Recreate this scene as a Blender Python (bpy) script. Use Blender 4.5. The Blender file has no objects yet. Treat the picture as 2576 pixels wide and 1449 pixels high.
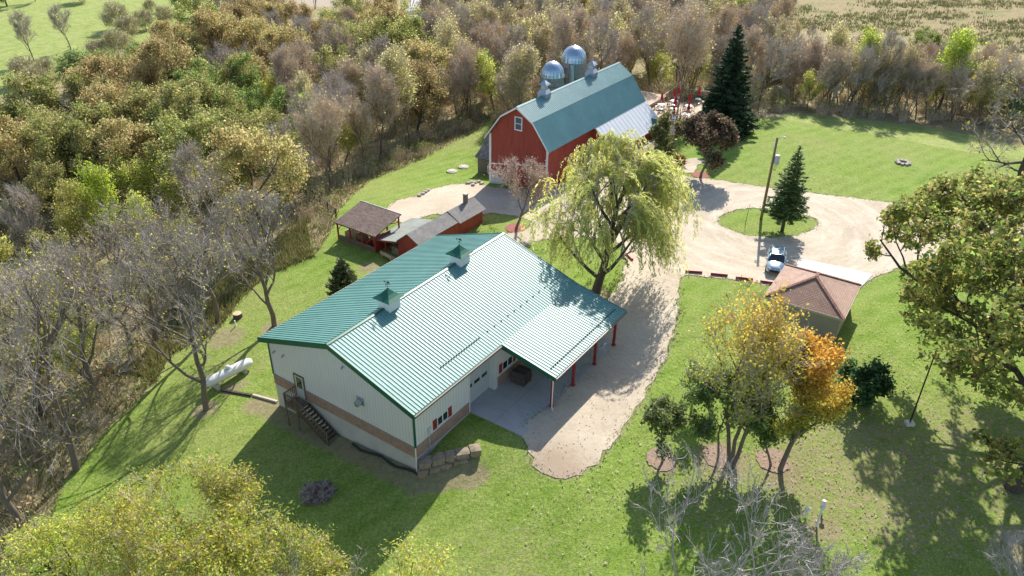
import bpy, bmesh, math, random
import numpy as np
from mathutils import Vector, Matrix
from mathutils.geometry import delaunay_2d_cdt
R = math.radians
scene = bpy.context.scene
COL = scene.collection

# ------------------------------------------------------------------ camera
PITCH, ROLL, CAMH, FPX = R(30.70), R(-0.97), 37.11, 1907.0
cam = bpy.data.cameras.new('camera'); cam.sensor_width = 36; cam.lens = FPX/2576*36
cam.clip_start = .5; cam.clip_end = 6000
camo = bpy.data.objects.new('camera', cam); COL.objects.link(camo)
right0, fwd, up0 = Vector((1,0,0)), Vector((0,math.cos(PITCH),-math.sin(PITCH))), Vector((0,math.sin(PITCH),math.cos(PITCH)))
cr, sr = math.cos(ROLL), math.sin(ROLL)
rt, upv = right0*cr-up0*sr, right0*sr+up0*cr
camo.matrix_world = Matrix(((rt.x,upv.x,-fwd.x,0),(rt.y,upv.y,-fwd.y,0),(rt.z,upv.z,-fwd.z,CAMH),(0,0,0,1)))
scene.camera = camo

# ------------------------------------------------------------------ sky, sun, exposure
SUN_EL, SUN_AZ = R(39.4), R(16.98)
w = bpy.data.worlds.new('World'); scene.world = w; w.use_nodes = True
nt = w.node_tree; bg = nt.nodes['Background']
sky = nt.nodes.new('ShaderNodeTexSky'); sky.sky_type = 'NISHITA'; sky.sun_disc = False
sky.sun_elevation = SUN_EL; sky.sun_rotation = SUN_AZ; sky.air_density = 1.0; sky.dust_density = .8
nt.links.new(sky.outputs[0], bg.inputs[0]); bg.inputs[1].default_value = .115
sl = bpy.data.lights.new('sun', 'SUN'); sl.energy = 4.2; sl.angle = R(.53); sl.color = (1, .95, .87)
so = bpy.data.objects.new('sun', sl); COL.objects.link(so); so.location = (40, 120, 120)
sd = Vector((math.sin(SUN_AZ)*math.cos(SUN_EL), math.cos(SUN_AZ)*math.cos(SUN_EL), math.sin(SUN_EL)))
so.rotation_euler = (-sd).to_track_quat('-Z', 'Y').to_euler()
scene.view_settings.view_transform = 'Standard'; scene.view_settings.look = 'None'
scene.view_settings.gamma = 1; scene.view_settings.exposure = .88
scene.cycles.max_bounces = 6; scene.cycles.volume_bounces = 0; scene.cycles.transparent_max_bounces = 4

# ------------------------------------------------------------------ terrain heights
_cp = np.array([(0,45,0),(5,50,0),(10,60,0),(20,65,0),(30,75,0),(30,60,0),(50,80,0),(60,95,0),(45,110,0),(25,95,0),(25,122,0),(10,72,0),(3,40,-.05),
 (1,40.2,-.1),(40,50,0),(2,77,-.2),(9,88,-.2),(16,97,0),(-2.0,42,-.08),(-4.2,40.6,-.15),(-6.4,38.3,-1.32),(-9,40.2,-1.5),(-12,42.2,-1.8),(-18.6,46.9,-2.25),(-12.5,36,-2.05),(-5,35,-1.7),(-2.3,38.6,-.8),
 (3.5,36.5,-.35),(10,38.5,-.5),(16,39,-.6),(20,34,-.8),(30,31,-.6),(41,40,0),(0,28,-1.8),(12,28,-1.2),(-14,28,-2.7),(-25,30,-3.5),(-24,47,-2.6),(-22,58.6,-2.0),(-28,60,-2.8),
 (-32,41,-3.5),(-17,64,-1.4),(-19,73.5,-1.1),(-12,70,-1.1),(-25,86,-2.2),(-14,82,-1.0),(-5,83,-.7),(-3.8,92,-1.55),(-5.2,96.5,-2),(-8,105,-2.6),(-20,100,-3.5),(-40,70,-5),(-45,90,-6),
 (-60,110,-7),(-90,140,-7),(-100,180,-6),(-60,200,-5),(-30,150,-5),(0,130,-3),(15,150,-4),(40,140,-2.5),(60,120,-1.2),(80,110,-.8),(100,190,-2),(0,220,-4),(150,220,0),(-8,60,-.8),
 (-2,68,-.4),(0,0,-3),(-60,0,-5),(60,0,-1),(-150,100,-6),(150,100,0),(-200,300,-5),(0,320,-4),(200,320,0),(4.5,92.5,-.4)], float)
def _phi(d): return d
_D = np.hypot(_cp[:,None,0]-_cp[None,:,0], _cp[:,None,1]-_cp[None,:,1])
_A = np.block([[_phi(_D)+np.eye(len(_cp))*.25, np.ones((len(_cp),1))],[np.ones((1,len(_cp))), np.zeros((1,1))]])
_wt = np.linalg.solve(_A, np.r_[_cp[:,2],0])
def Zs(x, y):
    x = np.asarray(x, float); y = np.asarray(y, float)
    s = np.full(x.shape, _wt[-1])
    for (px, py, _), wi in zip(_cp, _wt[:-1]): s = s+wi*np.hypot(x-px, y-py)
    return np.clip(s, -9, 1.0)
def Z(x, y): return float(Zs(np.array([x]), np.array([y]))[0])

def G(u, v, z=0.):                       # surveyed picture point -> point on a level plane
    xr, yr = (u-1288)/FPX, (724.5-v)/FPX
    x, y = xr*cr+yr*sr, -xr*sr+yr*cr
    d = Vector((x, math.cos(PITCH)+y*math.sin(PITCH), -math.sin(PITCH)+y*math.cos(PITCH)))
    t = (z-CAMH)/d.z
    return Vector((d.x*t, d.y*t, z))
def gp(u, v):
    z = -1.
    for _ in range(12):
        p = G(u, v, z); z = .5*z+.5*Z(p.x, p.y)
    return Vector((p.x, p.y, Z(p.x, p.y)))
def PJ(x, y, z):
    z = z-CAMH; f = y*math.cos(PITCH)-z*math.sin(PITCH); uu = y*math.sin(PITCH)+z*math.cos(PITCH)
    if f < .1: return (-9e9, -9e9)
    a, b = x/f, uu/f
    return 1288+FPX*(a*cr-b*sr), 724.5-FPX*(a*sr+b*cr)

# ------------------------------------------------------------------ materials
def newmat(name):
    m = bpy.data.materials.new(name); m.use_nodes = True
    return m, m.node_tree, m.node_tree.nodes['Principled BSDF']
def N(nt, t, **k):
    n = nt.nodes.new(t)
    for a, b in k.items(): setattr(n, a, b)
    return n
def noise(nt, vec, scale, detail=3, rough=.6):
    n = N(nt, 'ShaderNodeTexNoise'); n.inputs['Scale'].default_value = scale; n.inputs['Detail'].default_value = detail; n.inputs['Roughness'].default_value = rough
    if vec is not None: nt.links.new(vec, n.inputs['Vector'])
    return n.outputs['Fac']
def ramp(nt, fac, stops):
    n = N(nt, 'ShaderNodeValToRGB'); e = n.color_ramp.elements
    while len(e) < len(stops): e.new(.5)
    for q, (p, c) in zip(e, stops): q.position = p; q.color = (*c, 1) if len(c) == 3 else c
    nt.links.new(fac, n.inputs[0]); return n.outputs[0]
def g3(v): return (v, v, v)
def mix(nt, fac, a, b, mode='MIX'):
    n = N(nt, 'ShaderNodeMix', data_type='RGBA', blend_type=mode)
    for s, v in ((0, fac), (6, a), (7, b)):
        if isinstance(v, (int, float)): n.inputs[s].default_value = v
        elif isinstance(v, tuple): n.inputs[s].default_value = (*v, 1)
        else: nt.links.new(v, n.inputs[s])
    return n.outputs[2]
def mth(nt, op, a, b=None, c=None):
    n = N(nt, 'ShaderNodeMath', operation=op)
    for s, v in ((0, a), (1, b), (2, c)):
        if v is None: continue
        if isinstance(v, (int, float)): n.inputs[s].default_value = v
        else: nt.links.new(v, n.inputs[s])
    return n.outputs[0]
def bump(nt, p, h, dist=.02, st=.5):
    b = N(nt, 'ShaderNodeBump'); b.inputs['Distance'].default_value = dist; b.inputs['Strength'].default_value = st
    nt.links.new(h, b.inputs['Height']); nt.links.new(b.outputs[0], p.inputs['Normal'])
def sc(c, k): return tuple(min(1, v*k) for v in c)
def pm(name, c, rough=.6, var=.25, scale=3., metal=0., spec=.5, bmp=0., stretch=None, coat=0):
    m, nt, p = newmat(name)
    tc = N(nt, 'ShaderNodeTexCoord').outputs['Object']
    if stretch:
        mp = N(nt, 'ShaderNodeMapping'); mp.inputs['Scale'].default_value = stretch; nt.links.new(tc, mp.inputs[0]); tc = mp.outputs[0]
    f = noise(nt, tc, scale, 5, .65)
    col = ramp(nt, f, [(.25, sc(c, 1-var)), (.5, c), (.78, sc(c, 1+var))])
    nt.links.new(col, p.inputs['Base Color'])
    p.inputs['Roughness'].default_value = rough; p.inputs['Metallic'].default_value = metal; p.inputs['Specular IOR Level'].default_value = spec
    if coat: p.inputs['Coat Weight'].default_value = coat
    if bmp: bump(nt, p, noise(nt, tc, scale*6, 4), bmp)
    return m

def ribmat(name, c, axis, pitch, rough=.5, depth=.02, var=.1, dirt=None):     # ribbed siding / boards: bump across an object axis
    m, nt, p = newmat(name)
    tc = N(nt, 'ShaderNodeTexCoord').outputs['Object']
    sp = N(nt, 'ShaderNodeSeparateXYZ'); nt.links.new(tc, sp.inputs[0])
    a = mth(nt, 'ADD', sp.outputs['X'], sp.outputs['Y']) if axis == 'XY' else sp.outputs[axis]
    fr = mth(nt, 'FRACT', mth(nt, 'DIVIDE', a, pitch))
    h = ramp(nt, fr, [(0., g3(0)), (.06, g3(1)), (.16, g3(1)), (.22, g3(0))])
    mp = N(nt, 'ShaderNodeMapping'); mp.inputs['Scale'].default_value = (1, 1, .25); nt.links.new(tc, mp.inputs[0])
    f = noise(nt, mp.outputs[0], 1.6, 6, .7)
    col = ramp(nt, f, [(.25, sc(c, 1-var)), (.5, c), (.8, sc(c, 1+var))])
    col = mix(nt, mth(nt, 'MULTIPLY', h, .34), col, sc(c, .5))
    nt.links.new(col, p.inputs['Base Color']); p.inputs['Roughness'].default_value = rough
    bump(nt, p, h, depth, .8)
    return m
def brickmat(name, c1, c2, mortar, scale=1., bw=.4, rh=.2, rough=.8, msize=.02):
    m, nt, p = newmat(name)
    tc = N(nt, 'ShaderNodeTexCoord').outputs['Object']
    sp = N(nt, 'ShaderNodeSeparateXYZ'); nt.links.new(tc, sp.inputs[0])
    cb = N(nt, 'ShaderNodeCombineXYZ'); nt.links.new(mth(nt, 'ADD', sp.outputs['X'], sp.outputs['Y']), cb.inputs[0]); nt.links.new(sp.outputs['Z'], cb.inputs[1])
    b = N(nt, 'ShaderNodeTexBrick'); nt.links.new(cb.outputs[0], b.inputs['Vector'])
    b.inputs['Color1'].default_value = (*c1, 1); b.inputs['Color2'].default_value = (*c2, 1); b.inputs['Mortar'].default_value = (*mortar, 1)
    b.inputs['Scale'].default_value = scale; b.inputs['Brick Width'].default_value = bw; b.inputs['Row Height'].default_value = rh; b.inputs['Mortar Size'].default_value = msize
    f = noise(nt, tc, 2.5, 5)
    nt.links.new(mix(nt, .5, b.outputs[0], ramp(nt, f, [(.3, g3(.35)), (.7, g3(.85))]), 'SOFT_LIGHT'), p.inputs['Base Color'])
    p.inputs['Roughness'].default_value = rough
    return m
def shinglemat(name, c, axis='Y', rh=.16, bw=.3, var=.3, mort=.45, rough=.9):   # courses run across the slope
    m, nt, p = newmat(name)
    tc = N(nt, 'ShaderNodeTexCoord').outputs['Object']
    sp = N(nt, 'ShaderNodeSeparateXYZ'); nt.links.new(tc, sp.inputs[0])
    cb = N(nt, 'ShaderNodeCombineXYZ')
    nt.links.new(sp.outputs[axis], cb.inputs[0]); nt.links.new(sp.outputs['X' if axis == 'Y' else 'Y'], cb.inputs[1])
    b = N(nt, 'ShaderNodeTexBrick'); nt.links.new(cb.outputs[0], b.inputs['Vector'])
    b.inputs['Color1'].default_value = (*sc(c, 1+var), 1); b.inputs['Color2'].default_value = (*sc(c, 1-var), 1); b.inputs['Mortar'].default_value = (*sc(c, mort), 1)
    b.inputs['Scale'].default_value = 1; b.inputs['Brick Width'].default_value = bw; b.inputs['Row Height'].default_value = rh; b.inputs['Mortar Size'].default_value = .02
    f = noise(nt, tc, 1.2, 6, .7)
    nt.links.new(mix(nt, .6, b.outputs[0], ramp(nt, f, [(.3, g3(.3)), (.7, g3(.8))]), 'SOFT_LIGHT'), p.inputs['Base Color'])
    p.inputs['Roughness'].default_value = rough; bump(nt, p, b.outputs['Fac'], -.02, .5)
    return m
def leafmat(name, trans=.58, gloss=.02, hue=.012, val=.35):
    m, nt, p = newmat(name); nt.nodes.remove(p)
    at = N(nt, 'ShaderNodeAttribute', attribute_name='Col'); oi = N(nt, 'ShaderNodeObjectInfo')
    hs = N(nt, 'ShaderNodeHueSaturation'); nt.links.new(at.outputs['Color'], hs.inputs['Color'])
    nt.links.new(mth(nt, 'MULTIPLY_ADD', oi.outputs['Random'], hue*2, .5-hue), hs.inputs['Hue'])
    nt.links.new(mth(nt, 'MULTIPLY_ADD', oi.outputs['Random'], val, 1-val*.5), hs.inputs['Value'])
    d = N(nt, 'ShaderNodeBsdfDiffuse'); t = N(nt, 'ShaderNodeBsdfTranslucent'); gl = N(nt, 'ShaderNodeBsdfGlossy'); gl.inputs['Roughness'].default_value = .5
    nt.links.new(hs.outputs[0], d.inputs[0]); nt.links.new(hs.outputs[0], t.inputs[0])
    m1 = N(nt, 'ShaderNodeMixShader'); m1.inputs[0].default_value = trans; nt.links.new(d.outputs[0], m1.inputs[1]); nt.links.new(t.outputs[0], m1.inputs[2])
    m2 = N(nt, 'ShaderNodeMixShader'); m2.inputs[0].default_value = gloss; nt.links.new(m1.outputs[0], m2.inputs[1]); nt.links.new(gl.outputs[0], m2.inputs[2])
    nt.links.new(m2.outputs[0], nt.nodes['Material Output'].inputs[0])
    return m

M = {}
def metalroof(name, c, rough=.3, spec=.5, var=.08):
    m, nt, p = newmat(name)
    tc = N(nt, 'ShaderNodeTexCoord').outputs['Object']
    f = noise(nt, tc, .45, 7, .75); f2 = noise(nt, tc, 14, 3)
    nt.links.new(ramp(nt, f, [(.3, sc(c, 1-var)), (.7, sc(c, 1+var))]), p.inputs['Base Color'])
    nt.links.new(mth(nt, 'MULTIPLY_ADD', f2, .12, rough-.06), p.inputs['Roughness'])
    p.inputs['Specular IOR Level'].default_value = spec
    p.inputs['Metallic'].default_value = .0
    return m
M['roof'] = metalroof('green_ribbed_metal', (.105, .272, .232), .52, .8, .14)
M['barnroof'] = metalroof('barn_green_metal', (.095, .245, .245), .42, .95, .2)
M['whiteroof'] = pm('pale_membrane_roof', (.6, .62, .65), .45, .08, .8)
M['green'] = pm('dark_green_trim', (.01, .105, .06), .4, .15, 2)
M['siding'] = ribmat('cream_metal_siding', (.72, .7, .68), 'XY', .3, .5, .02, .05)
M['cream'] = pm('cream_trim', (.66, .65, .6), .5, .06, 2)
M['doorgrey'] = pm('grey_painted_door', (.5, .52, .5), .5, .05, 2)
M['brick'] = brickmat('tan_brick_band', (.36, .21, .145), (.3, .17, .125), (.3, .24, .2), 1, .4, .2, .85, .02)
M['concrete'] = pm('grey_concrete_wall', (.5, .47, .42), .85, .2, .7, bmp=.01, stretch=(1, 1, .5))
M['patio'] = pm('concrete_paving', (.4, .39, .37), .85, .14, .9, bmp=.004)
M['apron'] = pm('pale_concrete_apron', (.62, .58, .52), .85, .08, .9)
M['red'] = pm('barn_red_paint', (.3, .035, .026), .55, .25, 2)
M['redboard'] = ribmat('red_vertical_boards', (.32, .045, .03), 'XY', .35, .6, .02, .36)
M['white'] = pm('white_paint', (.76, .76, .74), .45, .06, 2)
M['oldwhite'] = pm('weathered_whitewash', (.66, .65, .64), .7, .16, 1.2)
M['glass'] = pm('dark_window_glass', (.02, .028, .035), .06, .2, 1, spec=.8)
M['fan'] = pm('galvanised_metal', (.45, .48, .52), .35, .15, 4, metal=.6)
M['dome'] = pm('silo_dome_metal', (.42, .5, .58), .3, .18, 1.2, metal=.75)
M['stave'] = brickmat('silo_concrete_staves', (.3, .27, .24), (.24, .22, .2), (.13, .12, .11), 1, .35, .75, .9, .025)
M['wood'] = pm('weathered_grey_wood', (.16, .115, .075), .85, .35, 2, stretch=(1, 1, 6))
M['darkwood'] = pm('dark_treated_wood', (.06, .05, .035), .85, .35, 3)
M['tread'] = pm('worn_tread_edge', (.3, .24, .15), .85, .25, 3)
M['greyboards'] = ribmat('grey_weathered_boards', (.2, .17, .14), 'Z', .2, .9, .02, .3)
M['shbrown'] = shinglemat('brown_asphalt_shingles', (.175, .12, .098), 'X', .15, .3)
M['shgrey'] = shinglemat('grey_asphalt_shingles', (.21, .2, .19), 'Y', .15, .3, .12, .8)
M['shlean'] = shinglemat('grey_green_roll_roofing', (.23, .245, .215), 'Y', .9, 2, .06, .85)
M['shdark'] = shinglemat('dark_slate_shingles', (.07, .075, .085), 'Y', .25, .4, .5)
M['shred'] = shinglemat('terracotta_shingles_side', (.42, .275, .21), 'Y', .16, .35, .1, .75)
M['shred2'] = shinglemat('terracotta_shingles_end', (.35, .215, .16), 'X', .16, .35, .1, .5)
M['tan'] = pm('tan_stucco_wall', (.36, .31, .235), .85, .07, 1)
M['chimney'] = brickmat('old_brick_chimney', (.2, .12, .08), (.16, .1, .07), (.2, .17, .14), 1, .22, .08)
M['black'] = pm('black_plastic', (.012, .012, .014), .5, .2, 3)
M['tankwhite'] = pm('white_tank_enamel', (.72, .71, .68), .35, .1, 1.5)
M['rock'] = pm('tan_limestone_boulder', (.27, .215, .15), .9, .4, 2, bmp=.04)
M['palerock'] = pm('pale_limestone', (.42, .37, .3), .9, .3, 2, bmp=.03)
M['mulch'] = pm('brown_bark_mulch', (.17, .13, .11), .95, .5, 6, bmp=.04)
M['redmulch'] = pm('red_bark_mulch', (.3, .11, .085), .95, .4, 6, bmp=.04)
M['leafbed'] = pm('bed_of_fallen_leaves', (.3, .21, .15), .95, .45, 7, bmp=.04)
M['litter'] = pm('trodden_soil', (.26, .2, .135), .95, .35, 2, bmp=.03)
M['pave'] = pm('tan_patio_paving', (.5, .4, .285), .9, .1, .7)
M['decking'] = pm('tan_decking_boards', (.42, .33, .235), .85, .14, 1.2)
M['umbrella'] = pm('red_umbrella_cloth', (.55, .02, .025), .7, .2, 4)
M['chairmetal'] = pm('tan_chair_frame', (.3, .22, .17), .5, .2, 4)
M['carpaint'] = pm('silver_blue_car_paint', (.33, .45, .5), .22, .04, 1, metal=.35, coat=.8)
M['tyre'] = pm('black_tyre_rubber', (.02, .02, .022), .8, .2, 5)
M['lamp'] = pm('clear_lamp_lens', (.6, .62, .65), .1, .1, 5)
M['tail'] = pm('red_tail_lens', (.5, .02, .02), .2, .1, 5)
M['polewood'] = pm('utility_pole_wood', (.26, .165, .095), .85, .3, 2, stretch=(3, 3, .3))
M['boxgrey'] = pm('grey_transformer_paint', (.5, .52, .55), .4, .06, 2)
M['log'] = pm('stacked_firewood', (.3, .19, .1), .9, .5, 7)
M['cutwood'] = pm('fresh_cut_wood', (.55, .4, .24), .9, .25, 5)
M['stakewood'] = pm('pale_landscape_timber', (.5, .42, .34), .85, .2, 3)
M['gravel'] = None
M['bark'] = pm('grey_brown_bark', (.17, .135, .105), .9, .35, 4, stretch=(2, 2, .4))
M['barkdark'] = pm('dark_bark', (.085, .068, .052), .9, .35, 4, stretch=(2, 2, .4))
M['twig'] = pm('grey_twigs', (.46, .4, .35), .85, .35, 1.5)
M['twigdark'] = pm('dark_walnut_twigs', (.38, .33, .29), .85, .35, 1.5)
M['twigbrown'] = pm('brown_twigs', (.62, .5, .38), .85, .3, 1.5)
M['twigpale'] = pm('pale_twigs', (.4, .36, .33), .8, .3, 1.5)
M['leaf'] = leafmat('autumn_leaf')
M['needle'] = leafmat('conifer_needle', .15, .03, .01, .2)
M['dead'] = leafmat('dry_leaf', .2, .02, .02, .2)

# ------------------------------------------------------------------ mesh building
class MB:
    def __init__(s): s.v = []; s.f = []
    def quad(s, *p):
        n = len(s.v); s.v += [tuple(q) for q in p]; s.f.append(tuple(range(n, n+len(p)))); return s
    def box(s, x0, x1, y0, y1, z0, z1, ch=0):
        n = len(s.v)
        s.v += [(x, y, z) for z in (z0, z1) for x, y in ((x0, y0), (x1, y0), (x1, y1), (x0, y1))]
        s.f += [tuple(n+i for i in q) for q in ((3, 2, 1, 0), (4, 5, 6, 7), (0, 1, 5, 4), (1, 2, 6, 5), (2, 3, 7, 6), (3, 0, 4, 7))]
        return s
    def bar(s, a, b, wx, wy=None, upz=(0, 0, 1)):       # rectangular bar from a to b
        wy = wy or wx; a, b = Vector(a), Vector(b); d = (b-a).normalized(); u = Vector(upz)
        if abs(d.dot(u)) > .95: u = Vector((0, 1, 0))
        x = d.cross(u).normalized()*(wx/2); y = x.cross(d).normalized()*(wy/2)
        n = len(s.v)
        s.v += [tuple(p+q) for p in (a, b) for q in (-x-y, x-y, x+y, -x+y)]
        s.f += [tuple(n+i for i in q) for q in ((3, 2, 1, 0), (4, 5, 6, 7), (0, 1, 5, 4), (1, 2, 6, 5), (2, 3, 7, 6), (3, 0, 4, 7))]
        return s
    def tube(s, pts, rad, sides=8, cap=True):
        pts = [Vector(p) for p in pts]; k = len(pts)
        if not hasattr(rad, '__len__'): rad = [rad]*k
        n0 = len(s.v); px = None
        for i, p in enumerate(pts):
            d = (pts[min(i+1, k-1)]-pts[max(i-1, 0)]).normalized()
            if px is None: px = d.cross(Vector((0, 0, 1)) if abs(d.z) < .9 else Vector((1, 0, 0))).normalized()
            else: px = (px-d*px.dot(d)).normalized()
            py = d.cross(px)
            s.v += [tuple(p+(px*math.cos(a)+py*math.sin(a))*rad[i]) for a in (2*math.pi*j/sides for j in range(sides))]
        for i in range(k-1):
            for j in range(sides):
                a, b = n0+i*sides+j, n0+i*sides+(j+1) % sides
                s.f.append((a, b, b+sides, a+sides))
        if cap: s.f.append(tuple(range(n0+sides-1, n0-1, -1))); s.f.append(tuple(n0+(k-1)*sides+j for j in range(sides)))
        return s
    def lathe(s, prof, c=(0, 0, 0), sides=24, flute=0, nf=0):
        n0 = len(s.v)
        for r, z in prof:
            for j in range(sides):
                a = 2*math.pi*j/sides; rr = r*(1+(flute if j % 2 else 0))
                s.v.append((c[0]+rr*math.cos(a), c[1]+rr*math.sin(a), c[2]+z))
        for i in range(len(prof)-1):
            for j in range(sides):
                a, b = n0+i*sides+j, n0+i*sides+(j+1) % sides
                s.f.append((a, b, b+sides, a+sides))
        s.f.append(tuple(n0+(len(prof)-1)*sides+j for j in range(sides)))
        return s
    def build(s, name, mat, parent=None, smooth=False, loc=None, rot=None, bevel=0):
        me = bpy.data.meshes.new(name); me.from_pydata(s.v, [], s.f); me.update()
        return link(name, me, mat, parent, smooth, loc, rot, bevel)
def link(name, me, mat, parent=None, smooth=False, loc=None, rot=None, bevel=0):
    if mat is not None: me.materials.append(mat)
    if smooth: me.polygons.foreach_set('use_smooth', [True]*len(me.polygons))
    o = bpy.data.objects.new(name, me); COL.objects.link(o)
    if parent: o.parent = parent
    if loc is not None: o.location = loc
    if rot is not None: o.rotation_euler = (0, 0, rot)
    if bevel:
        b = o.modifiers.new('bevel', 'BEVEL'); b.width = bevel; b.segments = 2; b.limit_method = 'ANGLE'
    return o
def tag(o, label, cat, group=None):
    o['label'] = label; o['category'] = cat
    if group: o['group'] = group
    return o
def thing(name, label, cat, loc=(0, 0, 0), rot=0, group=None):
    o = bpy.data.objects.new(name, None); COL.objects.link(o); o.location = loc; o.rotation_euler = (0, 0, rot)
    o.empty_display_size = .3
    return tag(o, label, cat, group)
def struct(o): o['kind'] = 'structure'; return o
def stuff(o, label, cat): o['kind'] = 'stuff'; return tag(o, label, cat)
def dup(o, loc, rot=0, scale=None, label=None, group=None):
    r = o.copy(); COL.objects.link(r); r.location = loc; r.rotation_euler = (0, 0, rot)
    if scale: r.scale = scale
    if label: r['label'] = label
    if group: r['group'] = group
    for ch in o.children:
        c = ch.copy(); COL.objects.link(c); c.parent = r
        for g in ch.children:
            d = g.copy(); COL.objects.link(d); d.parent = c
    return r
def ribbed(mb, O, a, sv, A, S, pitch=.3, h=.042, wr=.055, thick=.05):
    """ribbed sheet: origin O, unit a along the eave, unit sv down the slope"""
    O, a, sv = Vector(O), Vector(a), Vector(sv); n = a.cross(sv).normalized()
    if n.z < 0: n = -n
    prof = []; x = 0
    while x < A-1e-3:
        e = min(x+pitch, A); prof += [(x, 0), (e-wr, 0), (e-wr*.72, h), (e-wr*.28, h)]; x = e
    prof.append((A, 0))
    i0 = len(mb.v)
    for t in (0, S):
        mb.v += [tuple(O+a*p+n*q+sv*t) for p, q in prof]
    k = len(prof)
    for i in range(k-1): mb.f.append((i0+i, i0+i+1, i0+k+i+1, i0+k+i))
    b = [O-n*thick, O+a*A-n*thick, O+a*A+sv*S-n*thick, O+sv*S-n*thick]
    mb.quad(*b)
    tp = [O, O+a*A, O+a*A+sv*S, O+sv*S]
    for i in range(4): mb.quad(tp[i], tp[(i+1) % 4], b[(i+1) % 4], b[i])
    return mb
# ------------------------------------------------------------------ ground, drive and other ground sheets
rng = np.random.default_rng(7)
def poly(pts): return [tuple(gp(u, v)[:2]) for u, v in pts]
def sdist(x, y, pl):                      # signed distance, positive inside
    px = np.array([p[0] for p in pl]); py = np.array([p[1] for p in pl]); n = len(pl)
    d = np.full(x.shape, 1e9); ins = np.zeros(x.shape, bool)
    for i in range(n):
        ax, ay, bx, by = px[i], py[i], px[(i+1) % n], py[(i+1) % n]
        ex, ey = bx-ax, by-ay; t = np.clip(((x-ax)*ex+(y-ay)*ey)/(ex*ex+ey*ey+1e-9), 0, 1)
        d = np.minimum(d, np.hypot(x-ax-t*ex, y-ay-t*ey))
        c = (ay > y) != (by > y)
        ins ^= c & (x < (bx-ax)*(y-ay)/(by-ay+1e-12)+ax)
    return np.where(ins, d, -d)
def inside(x, y, pl): return float(sdist(np.array([x]), np.array([y]), pl)[0])

LAWN = poly([(-250, 1700), (60, 1449), (150, 1230), (260, 1090), (390, 965), (430, 890), (540, 840), (600, 760), (660, 700), (790, 645), (835, 575), (850, 528), (890, 488), (930, 452), (1020, 418), (1100, 378), (1190, 332), (1240, 296)]) \
     + [(-2, 108), (8, 114), (16, 116), (22, 125), (33, 124)] + poly([(1890, 292), (1990, 303), (2150, 330), (2300, 358), (2460, 386), (2700, 420), (3100, 450)]) + [(110, 60), (80, 20), (40, -5), (-25, -5)]
ROUGH = [poly([(390, 965), (430, 890), (540, 840), (600, 760), (660, 700), (790, 645), (770, 560), (700, 600), (560, 700), (430, 800), (330, 940)]),
         poly([(1940, 300), (1990, 303), (2150, 330), (2300, 358), (2460, 386), (2700, 420), (2700, 390), (2500, 350), (2300, 315), (2100, 293), (1975, 284)]),
         [tuple(G(u, v, -6)[:2]) for u, v in [(-400, 0), (-300, -60), (300, -60), (620, -20), (560, 30), (470, 80), (380, 100), (290, 130), (240, 135), (130, 205), (40, 228), (-300, 260)]]]
STRAW = [poly([(2240, 302), (2420, 335), (2600, 375), (2600, 340), (2400, 312), (2280, 296)]), [tuple(G(u, v, -2)[:2]) for u, v in [(1720, -60), (3300, -60), (3300, 200), (2576, 150), (2380, 105), (2200, 85), (2000, 70), (1830, 50)]]]
PLOW = [tuple(G(u, v, -5)[:2]) for u, v in [(690, -40), (1010, -40), (1000, 12), (880, 22), (740, 16)]]
DRIVE = poly([(968, 530), (1000, 504), (1052, 493), (1078, 478), (1130, 465), (1200, 460), (1236, 470), (1300, 478), (1400, 462), (1500, 448), (1600, 436), (1680, 428), (1735, 447), (1800, 453), (1917, 470), (2000, 480), (2100, 493), (2200, 505),
  (2300, 517), (2400, 530), (2600, 556), (2900, 596), (2900, 650), (2600, 640), (2400, 640), (2300, 660), (2215, 692), (2160, 720), (2060, 740), (1985, 722), (1940, 716), (1880, 709), (1800, 699), (1722, 693), (1709, 702), (1706, 740), (1703, 790), (1690, 850),
  (1675, 900), (1642, 960), (1603, 1020), (1565, 1080), (1532, 1130), (1490, 1172), (1445, 1198), (1400, 1204), (1365, 1192), (1342, 1170), (1328, 1135), (1316, 1104)]) + [(.5, 42.2), (3.2, 45.2), (7.5, 52.5)] \
  + poly([(1528, 752), (1552, 735), (1566, 700), (1574, 650), (1555, 612), (1480, 596), (1400, 598), (1340, 608), (1300, 640)]) + [(-1.5, 64.5), (-1.2, 74)] + poly([(1175, 522), (1105, 545), (1060, 556), (1010, 561), (985, 548)])
ISLAND = poly([(1803, 558), (1815, 543), (1850, 530), (1880, 524), (1920, 522), (1960, 526), (2010, 535), (2045, 547), (2061, 562), (2050, 577), (2010, 592), (1960, 598), (1920, 597), (1880, 592), (1840, 580), (1815, 570)])
MAGISL = poly([(1180, 556), (1212, 541), (1245, 536), (1316, 547), (1340, 558), (1328, 577), (1274, 587), (1212, 590)])
SLIVER = poly([(1053, 557), (1070, 545), (1101, 538), (1120, 545), (1090, 562)])
HOLES = [ISLAND, MAGISL, SLIVER]
def rough_edge(pl, step=.5, amp=.16, seed=0):
    r = np.random.default_rng(seed); out = []
    for i in range(len(pl)):
        a, b = np.array(pl[i]), np.array(pl[(i+1) % len(pl)]); n = max(1, int(np.hypot(*(b-a))/step))
        for k in range(n): out.append(tuple(a+(b-a)*k/n+r.normal(0, amp, 2)*(1 if k else .4)))
    return out
def smooth_poly(pl, it=2):
    for _ in range(it):
        q = []
        for i in range(len(pl)):
            a, b = np.array(pl[i]), np.array(pl[(i+1) % len(pl)]); q += [tuple(.75*a+.25*b), tuple(.25*a+.75*b)]
        pl = q
    return pl
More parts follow.
